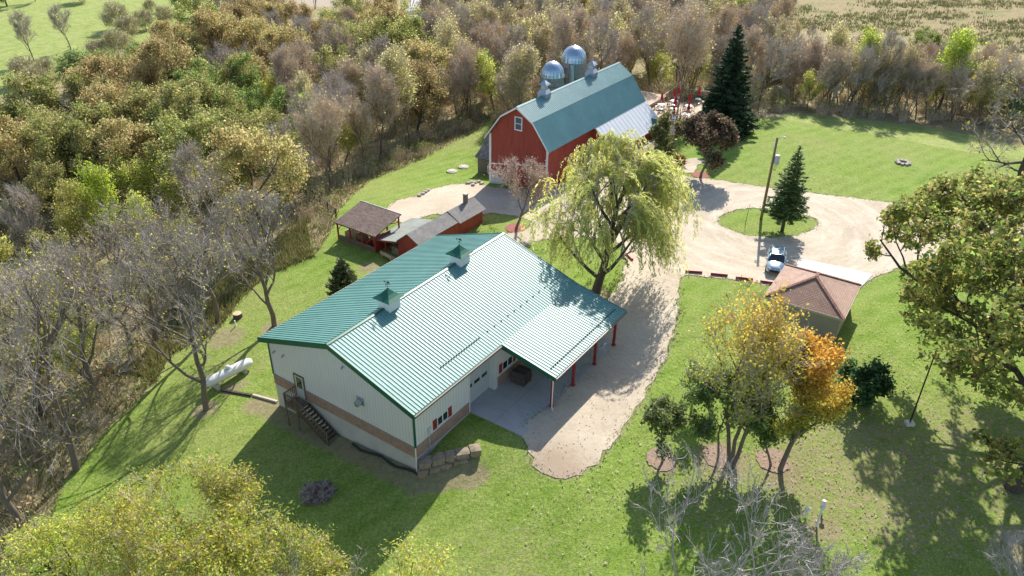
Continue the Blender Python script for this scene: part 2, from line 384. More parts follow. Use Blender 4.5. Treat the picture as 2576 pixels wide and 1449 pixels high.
def sheet(name, outer, mat, lift, holes=(), grid=.9, amp=.14, seed=1, zf=None):
    outer = rough_edge(outer, .5, amp, seed); hs = [rough_edge(h, .5, amp, seed+i+1) for i, h in enumerate(holes)]
    V = []; E = []
    for lp in [outer]+hs:
        n0 = len(V); V += lp; E += [(n0+i, n0+(i+1) % len(lp)) for i in range(len(lp))]
    xs = [p[0] for p in outer]; ys = [p[1] for p in outer]
    gx, gy = np.meshgrid(np.arange(min(xs), max(xs), grid), np.arange(min(ys), max(ys), grid)); gx = gx.ravel(); gy = gy.ravel()
    s = sdist(gx, gy, outer)
    for h in hs: s = np.minimum(s, -sdist(gx, gy, h))
    k = s > grid*.4
    V += list(zip(gx[k], gy[k]))
    vv, _, ff, *_r = delaunay_2d_cdt([Vector(p) for p in V], E, [], 1, 1e-4)
    c = np.array([np.mean([vv[i][:] for i in f], axis=0) for f in ff])
    s = sdist(c[:, 0], c[:, 1], outer)
    for h in hs: s = np.minimum(s, -sdist(c[:, 0], c[:, 1], h))
    P = np.array([p[:] for p in vv]); z = Zs(P[:, 0], P[:, 1])+lift
    me = bpy.data.meshes.new(name); me.from_pydata([(x, y, q) for (x, y), q in zip(P, z)], [], [tuple(f) for f, q in zip(ff, s) if q > 0]); me.update()
    return struct(link(name, me, mat, smooth=True))

# ground sheet
def axis(lo, hi, a, b, step, grow=1.12):
    core = list(np.arange(a, b+1e-6, step)); s = step; x = a; left = []
    while x > lo: s *= grow; x -= s; left.append(x)
    s = step; x = core[-1]; rightl = []
    while x < hi: s *= grow; x += s; rightl.append(x)
    return np.array(left[::-1]+core+rightl)
ax_ = axis(-2500, 2500, -46, 62, .6); ay_ = axis(-300, 5000, 22, 118, .6, 1.08)
gx, gy = np.meshgrid(ax_, ay_); nx, ny = len(ax_), len(ay_); fx, fy = gx.ravel(), gy.ravel()
gz = Zs(fx, fy)
me = bpy.data.meshes.new('ground')
ii = np.arange(nx*ny).reshape(ny, nx); quads = np.stack([ii[:-1, :-1], ii[:-1, 1:], ii[1:, 1:], ii[1:, :-1]], -1).reshape(-1, 4)
me.from_pydata(np.stack([fx, fy, gz], -1).tolist(), [], quads.tolist()); me.update()
def soft(s, wd): return np.clip(.5+s/(2*wd), 0, 1)
lawn = soft(sdist(fx, fy, LAWN), 1.2)
rough_ = np.zeros_like(fx); straw = np.zeros_like(fx)
for p, wd in zip(ROUGH, (1.5, .8, 6)): rough_ = np.maximum(rough_, soft(sdist(fx, fy, p), wd))
for p, wd in zip(STRAW, (2, 8)): straw = np.maximum(straw, soft(sdist(fx, fy, p), wd))
plow = soft(sdist(fx, fy, PLOW), 3)
dd = sdist(fx, fy, DRIVE)
for h in HOLES: dd = np.minimum(dd, -sdist(fx, fy, h))
edge = np.clip(1-np.abs(dd)/.6, 0, 1)
bare = np.zeros_like(fx)
for cx, cy, r in [(-20.2, 47.4, 1.8), (-23, 49.5, 1.3), (-24.4, 47, 1.6), (-14.8, 68.2, 1.8), (19, 39, 2.5), (15, 40, 3), (10.8, 39.5, 1.6), (20.3, 34.2, 1.6), (8, 61.5, 2.2), (32.5, 32, 3.5), (27.5, 27.5, 4), (33, 27, 4), (-26, 57, 2.5), (-22, 58, 1.6)]:
    bare = np.maximum(bare, np.clip(1.15-np.hypot(fx-cx, fy-cy)/r, 0, 1))
def segd(ax, ay, bx, by):
    t = np.clip(((fx-ax)*(bx-ax)+(fy-ay)*(by-ay))/((bx-ax)**2+(by-ay)**2), 0, 1); return np.hypot(fx-ax-t*(bx-ax), fy-ay-t*(by-ay))
bare = np.maximum(bare, np.clip(1.25-np.minimum(segd(-19.2, 47, -6.2, 38.3), segd(-6.2, 38.3, -2.4, 38.5))/1.5, 0, .8))
for cx, cy, r, k_ in [(25, 39, 10, .5), (35, 40, 9, .5), (12, 37, 5, .42), (-24, 52, 5, .42), (52, 95, 8, .35), (0, 31, 6, .36)]: bare = np.maximum(bare, k_*np.clip(1.5-np.hypot(fx-cx, fy-cy)/r, 0, 1))
def attr(me, name, a):
    c = me.color_attributes.new(name, 'FLOAT_COLOR', 'POINT'); c.data.foreach_set('color', np.stack(list(a)+[np.ones_like(a[0])], -1).astype(np.float32).ravel())
attr(me, 'cover', (lawn, rough_, straw)); attr(me, 'wear', (edge, bare, plow))
m, nt, p = newmat('ground_cover')
pos = N(nt, 'ShaderNodeNewGeometry').outputs['Position']
cov = N(nt, 'ShaderNodeSeparateColor'); nt.links.new(N(nt, 'ShaderNodeAttribute', attribute_name='cover').outputs['Color'], cov.inputs[0])
wr = N(nt, 'ShaderNodeSeparateColor'); nt.links.new(N(nt, 'ShaderNodeAttribute', attribute_name='wear').outputs['Color'], wr.inputs[0])
n_big, n_mid, n_sm, n_fine = noise(nt, pos, .06, 4), noise(nt, pos, .45, 5, .7), noise(nt, pos, 2.2, 5, .7), noise(nt, pos, 14, 3, .7)
def edgefac(f, amt=.5):            # ragged edge: mask + noise, thresholded
    s = mth(nt, 'ADD', f, mth(nt, 'MULTIPLY', mth(nt, 'SUBTRACT', n_sm, .5), amt))
    return ramp(nt, s, [(.38, g3(0)), (.62, g3(1))])
# lawn: mown turf with faint mowing bands and dry patches
wv = N(nt, 'ShaderNodeTexWave'); wv.inputs['Scale'].default_value = .16; wv.inputs['Distortion'].default_value = 7; wv.inputs['Detail'].default_value = 2; wv.inputs['Detail Scale'].default_value = .35
mp = N(nt, 'ShaderNodeMapping'); mp.inputs['Rotation'].default_value = (0, 0, .9); nt.links.new(pos, mp.inputs[0]); nt.links.new(mp.outputs[0], wv.inputs['Vector'])
turf = ramp(nt, n_mid, [(.28, (.115, .2, .02)), (.5, (.165, .25, .036)), (.7, (.24, .295, .08))])
turf = mix(nt, mth(nt, 'MULTIPLY', wv.outputs['Fac'], .6), turf, (.22, .295, .06))
turf = mix(nt, mth(nt, 'MULTIPLY', ramp(nt, n_big, [(.42, g3(0)), (.66, g3(1))]), .6), turf, (.255, .265, .09))
turf = mix(nt, ramp(nt, n_sm, [(.55, g3(0)), (.8, g3(.55))]), turf, (.32, .31, .14))
n_tuft = noise(nt, pos, 5.5, 4, .75)
turf = mix(nt, .6, turf, ramp(nt, n_tuft, [(.36, g3(.25)), (.64, g3(.78))]), 'OVERLAY')
turf = mix(nt, .6, turf, ramp(nt, n_fine, [(.3, g3(.28)), (.7, g3(.78))]), 'OVERLAY')
meadow = ramp(nt, n_mid, [(.25, (.19, .25, .06)), (.5, (.28, .33, .095)), (.75, (.36, .37, .15))])
meadow = mix(nt, .6, meadow, ramp(nt, n_sm, [(.3, g3(.3)), (.7, g3(.72))]), 'OVERLAY')
n_str = noise(nt, pos, .13, 7, .75)
strawc = ramp(nt, n_str, [(.3, (.13, .17, .045)), (.42, (.24, .22, .09)), (.52, (.33, .25, .14)), (.62, (.26, .25, .09)), (.75, (.36, .27, .17))])
strawc = mix(nt, .7, strawc, ramp(nt, n_sm, [(.3, g3(.25)), (.7, g3(.72))]), 'OVERLAY')
floor = ramp(nt, n_mid, [(.25, (.17, .2, .06)), (.45, (.29, .25, .13)), (.62, (.4, .31, .19)), (.8, (.36, .38, .15))])
floor = mix(nt, .8, floor, ramp(nt, n_sm, [(.3, g3(.22)), (.7, g3(.75))]), 'OVERLAY')
floor = mix(nt, .6, floor, ramp(nt, n_fine, [(.3, g3(.25)), (.7, g3(.75))]), 'OVERLAY')
soil = ramp(nt, n_sm, [(.3, (.2, .15, .09)), (.6, (.33, .26, .17)), (.8, (.28, .24, .12))])
c = mix(nt, edgefac(cov.outputs[0]), floor, turf)
c = mix(nt, edgefac(cov.outputs[1]), c, meadow)
c = mix(nt, edgefac(cov.outputs[2]), c, strawc)
c = mix(nt, edgefac(wr.outputs[2]), c, (.4, .33, .26))
c = mix(nt, mth(nt, 'MULTIPLY', edgefac(wr.outputs[1], 1.1), .75), c, soil)
c = mix(nt, mth(nt, 'MULTIPLY', edgefac(wr.outputs[0], 1.2), .35), c, (.36, .3, .2))
nt.links.new(c, p.inputs['Base Color']); p.inputs['Roughness'].default_value = .95; p.inputs['Specular IOR Level'].default_value = .15
bump(nt, p, mth(nt, 'ADD', n_fine, mth(nt, 'MULTIPLY', n_sm, 1.5)), .1, .7)
struct(link('ground', me, m, smooth=True))

# gravel
m, nt, p = newmat('pale_gravel')
pos = N(nt, 'ShaderNodeNewGeometry').outputs['Position']
sp = N(nt, 'ShaderNodeSeparateXYZ'); nt.links.new(pos, sp.inputs[0])
dx, dy = mth(nt, 'SUBTRACT', sp.outputs[0], 29.), mth(nt, 'SUBTRACT', sp.outputs[1], 78.)
cb = N(nt, 'ShaderNodeCombineXYZ')
nt.links.new(mth(nt, 'SQRT', mth(nt, 'ADD', mth(nt, 'MULTIPLY', dx, dx), mth(nt, 'MULTIPLY', dy, dy))), cb.inputs[0])
nt.links.new(mth(nt, 'MULTIPLY', mth(nt, 'ARCTAN2', dy, dx), 2.2), cb.inputs[1])
streak = noise(nt, cb.outputs[0], .9, 5, .65)
a, b2, f3 = noise(nt, pos, .22, 5, .65), noise(nt, pos, 3, 5, .7), noise(nt, pos, 18, 3, .7)
col = ramp(nt, a, [(.3, (.43, .35, .26)), (.55, (.51, .43, .325)), (.75, (.56, .485, .38))])
rm = ramp(nt, mth(nt, 'DIVIDE', mth(nt, 'SQRT', mth(nt, 'ADD', mth(nt, 'MULTIPLY', dx, dx), mth(nt, 'MULTIPLY', dy, dy))), 40), [(.42, g3(1)), (.62, g3(.15))])
streak = mth(nt, 'ADD', .45, mth(nt, 'MULTIPLY', mth(nt, 'SUBTRACT', streak, .45), rm))
col = mix(nt, ramp(nt, streak, [(.46, g3(0)), (.66, g3(.6))]), col, (.63, .565, .455))
col = mix(nt, ramp(nt, streak, [(.28, g3(.35)), (.44, g3(0))]), col, (.4, .325, .24))
col = mix(nt, .3, col, ramp(nt, b2, [(.3, g3(.3)), (.7, g3(.7))]), 'OVERLAY')
col = mix(nt, .35, col, ramp(nt, f3, [(.3, g3(.3)), (.7, g3(.7))]), 'OVERLAY')
vd = N(nt, 'ShaderNodeVectorMath', operation='DISTANCE'); nt.links.new(pos, vd.inputs[0]); vd.inputs[1].default_value = (3.4, 38.2, 0)
lf = mth(nt, 'ADD', mth(nt, 'MULTIPLY', vd.outputs['Value'], -.2), mth(nt, 'ADD', mth(nt, 'MULTIPLY', b2, 1.3), mth(nt, 'MULTIPLY', f3, .7)))
col = mix(nt, ramp(nt, lf, [(.3, g3(0)), (.75, g3(.65))]), col, (.3, .21, .14))
nt.links.new(col, p.inputs['Base Color']); p.inputs['Roughness'].default_value = .95; p.inputs['Specular IOR Level'].default_value = .2
bump(nt, p, mth(nt, 'ADD', f3, b2), .04, .5)
M['gravel'] = m
sheet('gravel_drive', DRIVE, M['gravel'], .035, HOLES, .9, .13, 3)
sheet('far_road', [tuple(G(u, v, -5)[:2]) for u, v in [(1022, 60), (1012, 44), (1034, 10), (1045, -20), (1075, -20), (1063, 8), (1050, 40), (1052, 60)]], pm('pale_asphalt_road', (.42, .41, .42), .9, .1, .5), .25, (), 3, .1)
def disc(cx, cy, r, n=26): return [(cx+r*math.cos(2*math.pi*i/n), cy+r*math.sin(2*math.pi*i/n)) for i in range(n)]
b = gp(800, 1240); sheet('mulch_bed', disc(b.x, b.y, 1.15), M['mulch'], .06, (), .4, .1, 5)
b = gp(1297, 574); sheet('mulch_bed', disc(b.x, b.y, 1.15), M['redmulch'], .05, (), .4, .08, 6)
b = gp(1760, 440); sheet('mulch_bed', disc(b.x+.1, b.y, 1.15), M['redmulch'], .05, (), .4, .08, 7)
for i, (u, v, r) in enumerate([(1664, 1156, 1.05), (1808, 1150, 1.1), (1945, 1158, 1.2)]):
    b = gp(u, v); sheet('leaf_bed', disc(b.x, b.y, r), M['leafbed'], .05, (), .4, .14, 8+i)
sheet('garden_path', poly([(1668, 425), (1700, 405), (1752, 398), (1776, 408), (1752, 420), (1745, 436), (1700, 436)]), M['gravel'], .075, (), .6, .12, 14)

# ------------------------------------------------------------------ main building
TH = R(34.06); cT, sT = math.cos(TH), math.sin(TH); BX, BY = -12.72, 42.79
def bw(x, y, z=0.): return Vector((BX+x*cT+y*sT, BY-x*sT+y*cT, z))
B = thing('metal_building', 'large cream metal building with green ribbed gable roof, two cupolas and a side porch', 'building', (BX, BY, 0), -TH)
HW, ZE, ZR, L0, L1 = 7.25, 4.40, 6.93, .48, 20.7
EV, LR = 7.72, 21.19
slope = (ZR-ZE)/EV
def zroof(x): return ZR-abs(x)*slope
SO = .43                                 # soffit below the roof surface
mb = MB()
zb = .93
zt = lambda x: zroof(x)-SO+.02
mb.quad((-HW, L0, zb), (HW, L0, zb), (HW, L0, zt(HW)), (0, L0, zt(0)), (-HW, L0, zt(HW)))
mb.quad((HW, L1, -.3), (-HW, L1, -.9), (-HW, L1, zt(HW)), (0, L1, zt(0)), (HW, L1, zt(HW)))
mb.quad((-HW, L1, zb), (-HW, L0, zb), (-HW, L0, zt(HW)), (-HW, L1, zt(HW)))
mb.quad((HW, L0, zb), (HW, 6.65, zb), (HW, 6.65, zt(HW)), (HW, L0, zt(HW)))
mb.quad((HW, 6.65, 3.45), (HW, 9.75, 3.45), (HW, 9.75, zt(HW)), (HW, 6.65, zt(HW)))
mb.quad((HW, 9.75, zb), (HW, L1, zb), (HW, L1, zt(HW)), (HW, 9.75, zt(HW)))
mb.build('wall', M['siding'], B)
mb = MB(); X1 = HW-.55
mb.quad((HW, 6.65, 0), (X1, 6.65, 0), (X1, 6.65, 3.45), (HW, 6.65, 3.45)); mb.quad((X1, 9.75, 0), (HW, 9.75, 0), (HW, 9.75, 3.45), (X1, 9.75, 3.45)); mb.quad((X1, 6.65, 3.45), (X1, 9.75, 3.45), (HW, 9.75, 3.45), (HW, 6.65, 3.45))
mb.box(HW, HW+.03, 6.5, 6.65, 0, 3.5).box(HW, HW+.03, 9.75, 10.15, 0, zt(HW)).box(HW, HW+.03, 6.65, 9.75, 3.45, 3.58)
mb.build('door_surround', M['cream'], B)
mb = MB(); mb.box(-HW-.03, HW+.03, L0-.035, L0+.2, .02, zb); mb.box(HW-.2, HW+.035, L0+.2, 6.5, .02, zb); mb.box(HW-.2, HW+.035, 10.15, L1, .02, zb); mb.box(-HW-.035, -HW+.2, L0+.2, L1, .02, zb)
mb.build('brick_band', M['brick'], B)
mb = MB(); mb.box(-HW-.06, HW+.06, L0-.07, L0+.2, zb+.002, zb+.06); mb.box(HW-.1, HW+.07, L0+.2, 6.5, zb+.002, zb+.06); mb.box(HW-.1, HW+.07, 10.15, L1, zb+.002, zb+.06)
mb.build('sill_course', pm('taupe_sill', (.34, .27, .22), .7, .1, 3), B)
mb = MB(); mb.box(-HW, HW, L0, L0+.3, -3.4, .02); mb.box(HW-.3, HW, L0+.3, 9, -2, .02); mb.box(-HW, -HW+.3, L0+.3, L1, -3.4, .02)
mb.build('foundation', M['concrete'], B)
# roofs
for s in (-1, 1):
    S = math.hypot(EV, ZR-ZE)
    mb = MB(); ribbed(mb, (0, 0, ZR), (0, 1, 0), Vector((s*EV, 0, ZE-ZR)).normalized(), LR, S)
    mb.build('roof', M['roof'], B)
PW, PD, PJY = 4.83, 1.01, 10.02
mb = MB(); ribbed(mb, (EV+.0, PJY, ZE+.02), (0, 1, 0), Vector((PW, 0, -PD)).normalized(), LR-PJY, math.hypot(PW, PD)); mb.build('porch_roof', M['roof'], B)
mb = MB()
for s in (-1, 1): mb.quad((0, -.02, ZR+.07), (0, LR+.02, ZR+.07), (s*.16, LR+.02, ZR+.075-.16*slope), (s*.16, -.02, ZR+.075-.16*slope))
mb.build('ridge_cap', M['green'], B)
mb = MB(); FD = .4
for yy in (0, LR):
    y0, y1 = (-.03, -.003) if yy == 0 else (LR+.003, LR+.03)
    for s in (-1, 1):
        n = len(mb.v)
        for y in (y0, y1): mb.v += [(0, y, ZR+.06), (s*(EV+.02), y, ZE+.06), (s*(EV+.02), y, ZE-FD), (0, y, ZR-FD)]
        mb.f += [(n, n+1, n+2, n+3), (n+4, n+5, n+6, n+7), (n, n+1, n+5, n+4), (n+2, n+3, n+7, n+6), (n+1, n+2, n+6, n+5)]
    # soffit
for s in (-1, 1):
    a, b_ = (0, L0)
    mb.quad((0, a, ZR-FD), (s*EV, a, ZE-FD), (s*EV, b_+.01, ZE-FD), (0, b_+.01, ZR-FD))
    mb.quad((0, L1-.01, ZR-FD), (s*EV, L1-.01, ZE-FD), (s*EV, LR, ZE-FD), (0, LR, ZR-FD))
mb.box(EV-.005, EV+.03, 0, PJY, ZE-.36, ZE-.03); mb.box(-EV-.03, -EV+.005, 0, LR, ZE-.36, ZE-.03)
mb.quad((HW, L0, ZE-.36), (HW, PJY, ZE-.36), (EV, PJY, ZE-.36), (EV, L0, ZE-.36)); mb.quad((-HW, L0, ZE-.36), (-EV, L0, ZE-.36), (-EV, L1, ZE-.36), (-HW, L1, ZE-.36))
# porch fascias
for y0, y1 in ((PJY-.03, PJY-.003), (LR+.003, LR+.03)):
    n = len(mb.v)
    for y in (y0, y1): mb.v += [(EV+.035, y, ZE+.05), (EV+PW, y, ZE-PD+.05), (EV+PW, y, ZE-PD-.36), (EV+.035, y, ZE-.42)]
    mb.f += [(n, n+1, n+2, n+3), (n+4, n+5, n+6, n+7), (n, n+1, n+5, n+4), (n+2, n+3, n+7, n+6), (n+1, n+2, n+6, n+5), (n, n+3, n+7, n+4)]
mb.build('fascia', M['green'], B)
mb = MB()
for (x, y0, y1, z) in ((EV+.09, .02, PJY-.05, ZE-.04), (EV+PW+.06, PJY, LR, ZE-PD-.02), (-EV-.09, 0, LR, ZE-.04)):
    mb.box(x-.06, x+.06, y0, y1, z-.13, z-.02)
mb.build('gutter', pm('grey_brown_gutter', (.2, .17, .14), .5, .1, 3), B)
for s in (-1, 1): MB().box(s*HW-.06, s*HW+.06, L0-.06, L0+.06, zb+.06, ZE-SO).build('corner_trim', M['green'], B)
mb = MB(); mb.tube([(HW+.1, L0-.12, zb+.1), (HW+.12, L0-.14, zb-.1), (HW+.12, L0-.14, -1.2)], .05, 8); mb.build('downspout', M['white'], B)
mb = MB(); mb.box(EV+PW-.6, EV+PW-.35, PJY+.1, LR-.1, ZE-PD-.42, ZE-PD-.12); mb.build('porch_beam', M['cream'], B)
for y in (10.67, 13.83, 17.28, 20.64):
    mb = MB(); mb.box(EV+PW-.7, EV+PW-.5, y-.1, y+.1, 0, ZE-PD-.3).box(EV+PW-.76, EV+PW-.44, y-.16, y+.16, .0, .12); mb.build('porch_post', M['red'], B, bevel=.01)
mb = MB(); mb.tube([(EV+PW+.05, 10.3, ZE-PD-.15), (EV+PW-.45, 10.45, ZE-PD-.5), (EV+PW-.45, 10.45, .15), (EV+PW-.2, 10.2, .08)], .05, 8); mb.build('downspout', M['white'], B)
# doors and windows
d = MB(); XD = X1+.02
for k in range(5): d.box(X1-.02, XD+.02, 6.68, 9.72, .02+k*.68, .02+k*.68+.665)
d = d.build('overhead_door', M['doorgrey'], B)
for y in (7.25, 8.2, 9.15): MB().box(XD+.022, XD+.035, y-.33, y+.33, 1.55, 1.85).build('window', M['glass'], d)
d = MB().box(-4.67, -3.75, L0-.06, L0+.02, .03, 2.05).build('entry_door', M['doorgrey'], B)
mb = MB(); mb.box(-4.77, -4.67, L0-.08, L0+.02, .03, 2.15).box(-3.75, -3.65, L0-.08, L0+.02, .03, 2.15).box(-4.67, -3.75, L0-.08, L0+.02, 2.05, 2.15); mb.build('door_frame', M['wood'], d)
MB().box(-4.5, -3.92, L0-.075, L0-.06, .95, 1.9).build('window', M['glass'], d)
MB().tube([(-3.85, L0-.12, 1.0), (-3.85, L0-.06, 1.0)], .035, 8).build('handle', M['fan'], d)
def shutter_window(y, z0=1.2, z1=2.0, w=1.2, wall=HW):
    f = MB(); x0 = wall+.004
    for a, b_, c_, d_ in ((y-w/2, y+w/2, z1-.06, z1), (y-w/2, y+w/2, z0, z0+.06), (y-w/2, y-w/2+.06, z0+.06, z1-.06), (y+w/2-.06, y+w/2, z0+.06, z1-.06), (y-.04, y+.04, z0+.06, z1-.06)): f.box(x0, x0+.05, a, b_, c_, d_)
    f = f.build('window', M['white'], B)
    MB().box(x0, x0+.02, y-w/2+.06, y+w/2-.06, z0+.06, z1-.06).build('pane', M['glass'], f)
    for s in (-1, 1):
        yc = y+s*(w/2+.24); sh = MB().box(x0, x0+.045, yc-.2, yc+.2, z0-.02, z1+.02)
        for k in range(8): sh.box(x0+.045, x0+.06, yc-.15, yc+.15, z0+.03+k*.1, z0+.08+k*.1)
        sh.build('shutter', M['red'], B)
shutter_window(3.42); shutter_window(11.5, 1.25, 2.05, 1.4); shutter_window(16.2, 1.25, 2.05, 1.4)
mb = MB(); c0 = (2.3, 0, 2.35)
mb.lathe([(.0, -.12), (.2, -.12), (.2, .12), (.26, .14), (.26, .34), (.14, .36)], sides=16)
f = mb.build('exhaust_fan', M['fan'], B, loc=(2.3, L0-.12, 2.75)); f.rotation_euler = (R(90), 0, 0)
MB().box(-.34, .34, L0-.05, L0, -.34, .34).build('mounting_plate', M['fan'], B, loc=(2.3, 0, 2.75))
mb = MB(); mb.tube([(HW+.06, 1.9, -.6), (HW+.06, 1.9, 1.55)], .03, 6).box(HW, HW+.14, 1.78, 2.02, 1.45, 1.8); mb.build('meter_box', M['boxgrey'], B)
for x, z in ((-6.6, 3.3), (-5.6, 3.35), (.9, 5.1)):
    MB().box(x-.06, x+.06, L0-.16, L0, z, z+.1).tube([(x, L0-.16, z+.05), (x+.08, L0-.28, z)], [.07, .05], 8).build('wall_lamp', M['fan'], B)
# cupolas
def weathervane(par, z0):
    mb = MB(); mb.tube([(0, 0, z0), (0, 0, z0+.62)], .014, 5).bar((-.2, 0, z0+.3), (.2, 0, z0+.3), .02).bar((0, -.2, z0+.3), (0, .2, z0+.3), .02)
    mb.bar((-.3, 0, z0+.46), (.26, 0, z0+.46), .022); mb.quad((-.3, 0, z0+.4), (-.16, 0, z0+.46), (-.3, 0, z0+.56)); mb.quad((.0, .008, z0+.47), (.24, .008, z0+.47), (.2, .008, z0+.6), (.08, .008, z0+.66), (.02, .008, z0+.56))
    mb.build('weathervane', M['fan'], par)
def cupola(y):
    w = .6
    b_ = MB(); b_.box(-w, w, y-w, y+w, ZR-.25, ZR+.74)
    for s in (-1, 1):
        b_.box(s*w-.02, s*w+.02, y-w-.02, y+w+.02, ZR+.7, ZR+.78); b_.box(-w+.02, w-.02, y+s*w-.02, y+s*w+.02, ZR+.7, ZR+.78)
    c = b_.build('cupola', M['white'], B)
    r = MB(); prof = [(.86, .74), (.6, .9), (.36, 1.08), (.16, 1.3), (.02, 1.5)]
    for (r0, z0), (r1, z1) in zip(prof, prof[1:]):
        q = lambda rr, z: [(-rr, y-rr, ZR+z), (rr, y-rr, ZR+z), (rr, y+rr, ZR+z), (-rr, y+rr, ZR+z)]
        a, b2_ = q(r0, z0), q(r1, z1)
        for i in range(4): r.quad(a[i], a[(i+1) % 4], b2_[(i+1) % 4], b2_[i])
    r.quad(*[(x*.86, y+k*.86, ZR+.74) for x, k in ((-1, -1), (-1, 1), (1, 1), (1, -1))])
    r.build('cupola_roof', M['green'], c)
    v = bpy.data.objects.new('tmp', None)
    mb = MB(); z0 = ZR+1.48
    mb.tube([(0, y, z0), (0, y, z0+.62)], .016, 5).bar((-.22, y, z0+.3), (.22, y, z0+.3), .025).bar((0, y-.22, z0+.3), (0, y+.22, z0+.3), .025)
    mb.bar((-.32, y, z0+.46), (.28, y, z0+.46), .026); mb.box(.02, .22, y-.008, y+.008, z0+.48, z0+.6); mb.box(-.34, -.22, y-.008, y+.008, z0+.41, z0+.52)
    mb.build('weathervane', M['darkwood'], c)
cupola(6.32); cupola(14.9)
# snow guards: small dark studs in a row above the eaves
GM = bpy.data.meshes.new('snow_guard'); mb = MB().box(-.04, .04, -.05, .05, -.05, .04); GM.from_pydata(mb.v, [], mb.f); GM.materials.append(M['darkwood'])
def studs(x, y0, y1, zf, step):
    y = y0
    while y < y1:
        g_ = bpy.data.objects.new('snow_guard', GM); COL.objects.link(g_); g_.parent = B; g_.location = (x, y, zf(x)+.055); y += step
studs(6.3, 4.6, 9.2, zroof, .3); studs(6.3, 10.2, 20.5, zroof, .9); studs(EV+PW-.75, 10.6, 20.8, lambda x: ZE+.02-(x-EV)*PD/PW, .3)
# patio slab
struct(MB().box(HW+.035, 11.93+.05, 6.6, 10.02, -.5, .055).box(HW+.035, 11.98, 10.035, 21.0, -.5, .055).box(HW-.55, HW+.035, 6.65, 9.75, -.3, .05).build('concrete_patio', M['patio'], loc=(BX, BY, 0), rot=-TH))
struct(MB().box(9.49, 9.515, 6.62, 20.9, .05, .0565).box(7.4, 11.9, 9.9, 10.035, .04, .0545).box(7.4, 11.9, 13.4, 13.425, .05, .0565).box(7.4, 11.9, 17, 17.025, .05, .0565).build('patio_joints', pm('dark_slab_joint', (.2, .19, .18), .9, .1, 3), loc=(BX, BY, 0), rot=-TH))
# wooden stairs
S_ = thing('wooden_stairs', 'weathered wooden staircase with railing climbing to the cream gable door', 'stairs', bw(0, 0, 0), -TH)
yo, yi = -.78, .36
MB().box(-4.75, -3.3, yo, yi, -.1, -.03).box(-4.75, -3.3, yo, yo+.05, -.28, -.1).box(-4.75, -4.7, yo+.05, yi, -.28, -.1).build('landing', M['wood'], S_)
for x, y in ((-4.7, yo+.04), (-3.5, yo+.04), (-4.7, yi-.1)): MB().box(x-.05, x+.05, y-.05, y+.05, -2.6, -.28 if y > 0 else 1.0).build('post', M['wood'], S_)
NT = 10; run, rise = .29, .168
for k in range(NT):
    x = -3.3+k*run; z = -.2-k*rise
    t = MB().box(x, x+.27, yo+.06, yi-.06, z-.04, z).build('tread', M['darkwood'], S_)
    MB().box(x+.225, x+.28, yo+.07, yi-.07, z+.001, z+.012).build('worn_edge', M['tread'], t)
xe = -3.3+NT*run; ze_ = -.2-NT*rise
for y in (yo+.03, yi-.03): MB().bar((-3.4, y, -.12), (xe+.05, y, ze_-.02), .05, .26).build('stringer', M['darkwood'], S_)
rl = MB(); rl.bar((-4.7, yo+.03, .95), (-3.4, yo+.03, .95), .09, .05).bar((-4.7, yi, .95), (-4.7, yo+.03, .95), .09, .05).bar((-4.7, yi, .1), (-4.7, yo+.03, .1), .05).bar((-4.7, yo+.03, .1), (-3.4, yo+.03, .1), .05)
rl.bar((-3.45, yo+.03, .95), (xe, yo+.03, ze_+1.0), .09, .05).bar((-3.45, yo+.03, .15), (xe, yo+.03, ze_+.2), .05)
for k in range(6): rl.bar((-4.7, yi-.12-k*.17, .1), (-4.7, yi-.12-k*.17, .95), .035)
for k in range(7): rl.bar((-4.55+k*.17, yo+.03, .1), (-4.55+k*.17, yo+.03, .95), .035)
for k in range(18):
    t = (k+.5)/18; x = -3.45+t*(xe+3.45); rl.bar((x, yo+.03, .15+t*(ze_+.05)), (x, yo+.03, .95+t*(ze_+.05)), .035)
rl.bar((xe, yo+.03, ze_-.3), (xe, yo+.03, ze_+1.0), .09)
rl.build('railing', M['wood'], S_)
# boulders of the little retaining wall
def boulder(sx, sy, sz, seed):
    bm = bmesh.new(); bmesh.ops.create_cube(bm, size=1); bmesh.ops.subdivide_edges(bm, edges=bm.edges[:], cuts=3, use_grid_fill=True)
    r = random.Random(seed); ph = [r.uniform(0, 6) for _ in range(6)]
    for v in bm.verts:
        q = v.co.copy(); l = max(abs(q.x), abs(q.y), abs(q.z)); v.co = q*(.5/l*.72+.28*.5/q.length*1.3)
        k = 1+.1*math.sin(5*q.x+ph[0])*math.sin(4*q.y+ph[1])+.08*math.sin(6*q.z+ph[2]+3*q.x)
        v.co = Vector((v.co.x*sx*k+r.uniform(-.02, .02), v.co.y*sy*k+r.uniform(-.02, .02), v.co.z*sz*k+r.uniform(-.02, .02)))
    me = bpy.data.meshes.new('boulder'); bm.to_mesh(me); bm.free(); return me
wa, wb = bw(7.45, .15), gp(1200, 1146)
dirw = (wb-wa); dirw.z = 0; lenw = dirw.length; dirw.normalize()
rot = math.atan2(dirw.y, dirw.x); rr = random.Random(4)
for row in range(2):
    x = .1
    while x < lenw*(1. if row == 0 else .95):
        wd = rr.uniform(.7, 1.05); t = x/lenw
        if row == 0 and t > .75: break
        z0 = -1.25+.5*t if row == 0 else -.68+.42*t
        o = link('boulder', boulder(wd*.97, .75, .64 if row == 0 else .56, rr.random()), M['rock'], smooth=False)
        p_ = wa+dirw*(x+wd/2); o.location = (p_.x+row*.1, p_.y+row*.22, z0+.28); o.rotation_euler = (rr.uniform(-.08, .08), rr.uniform(-.06, .06), rot+rr.uniform(-.1, .1))
        tag(o, 'tan limestone boulder in the low retaining wall at the corner of the cream building', 'boulder', 'boulders of the low retaining wall')
        x += wd
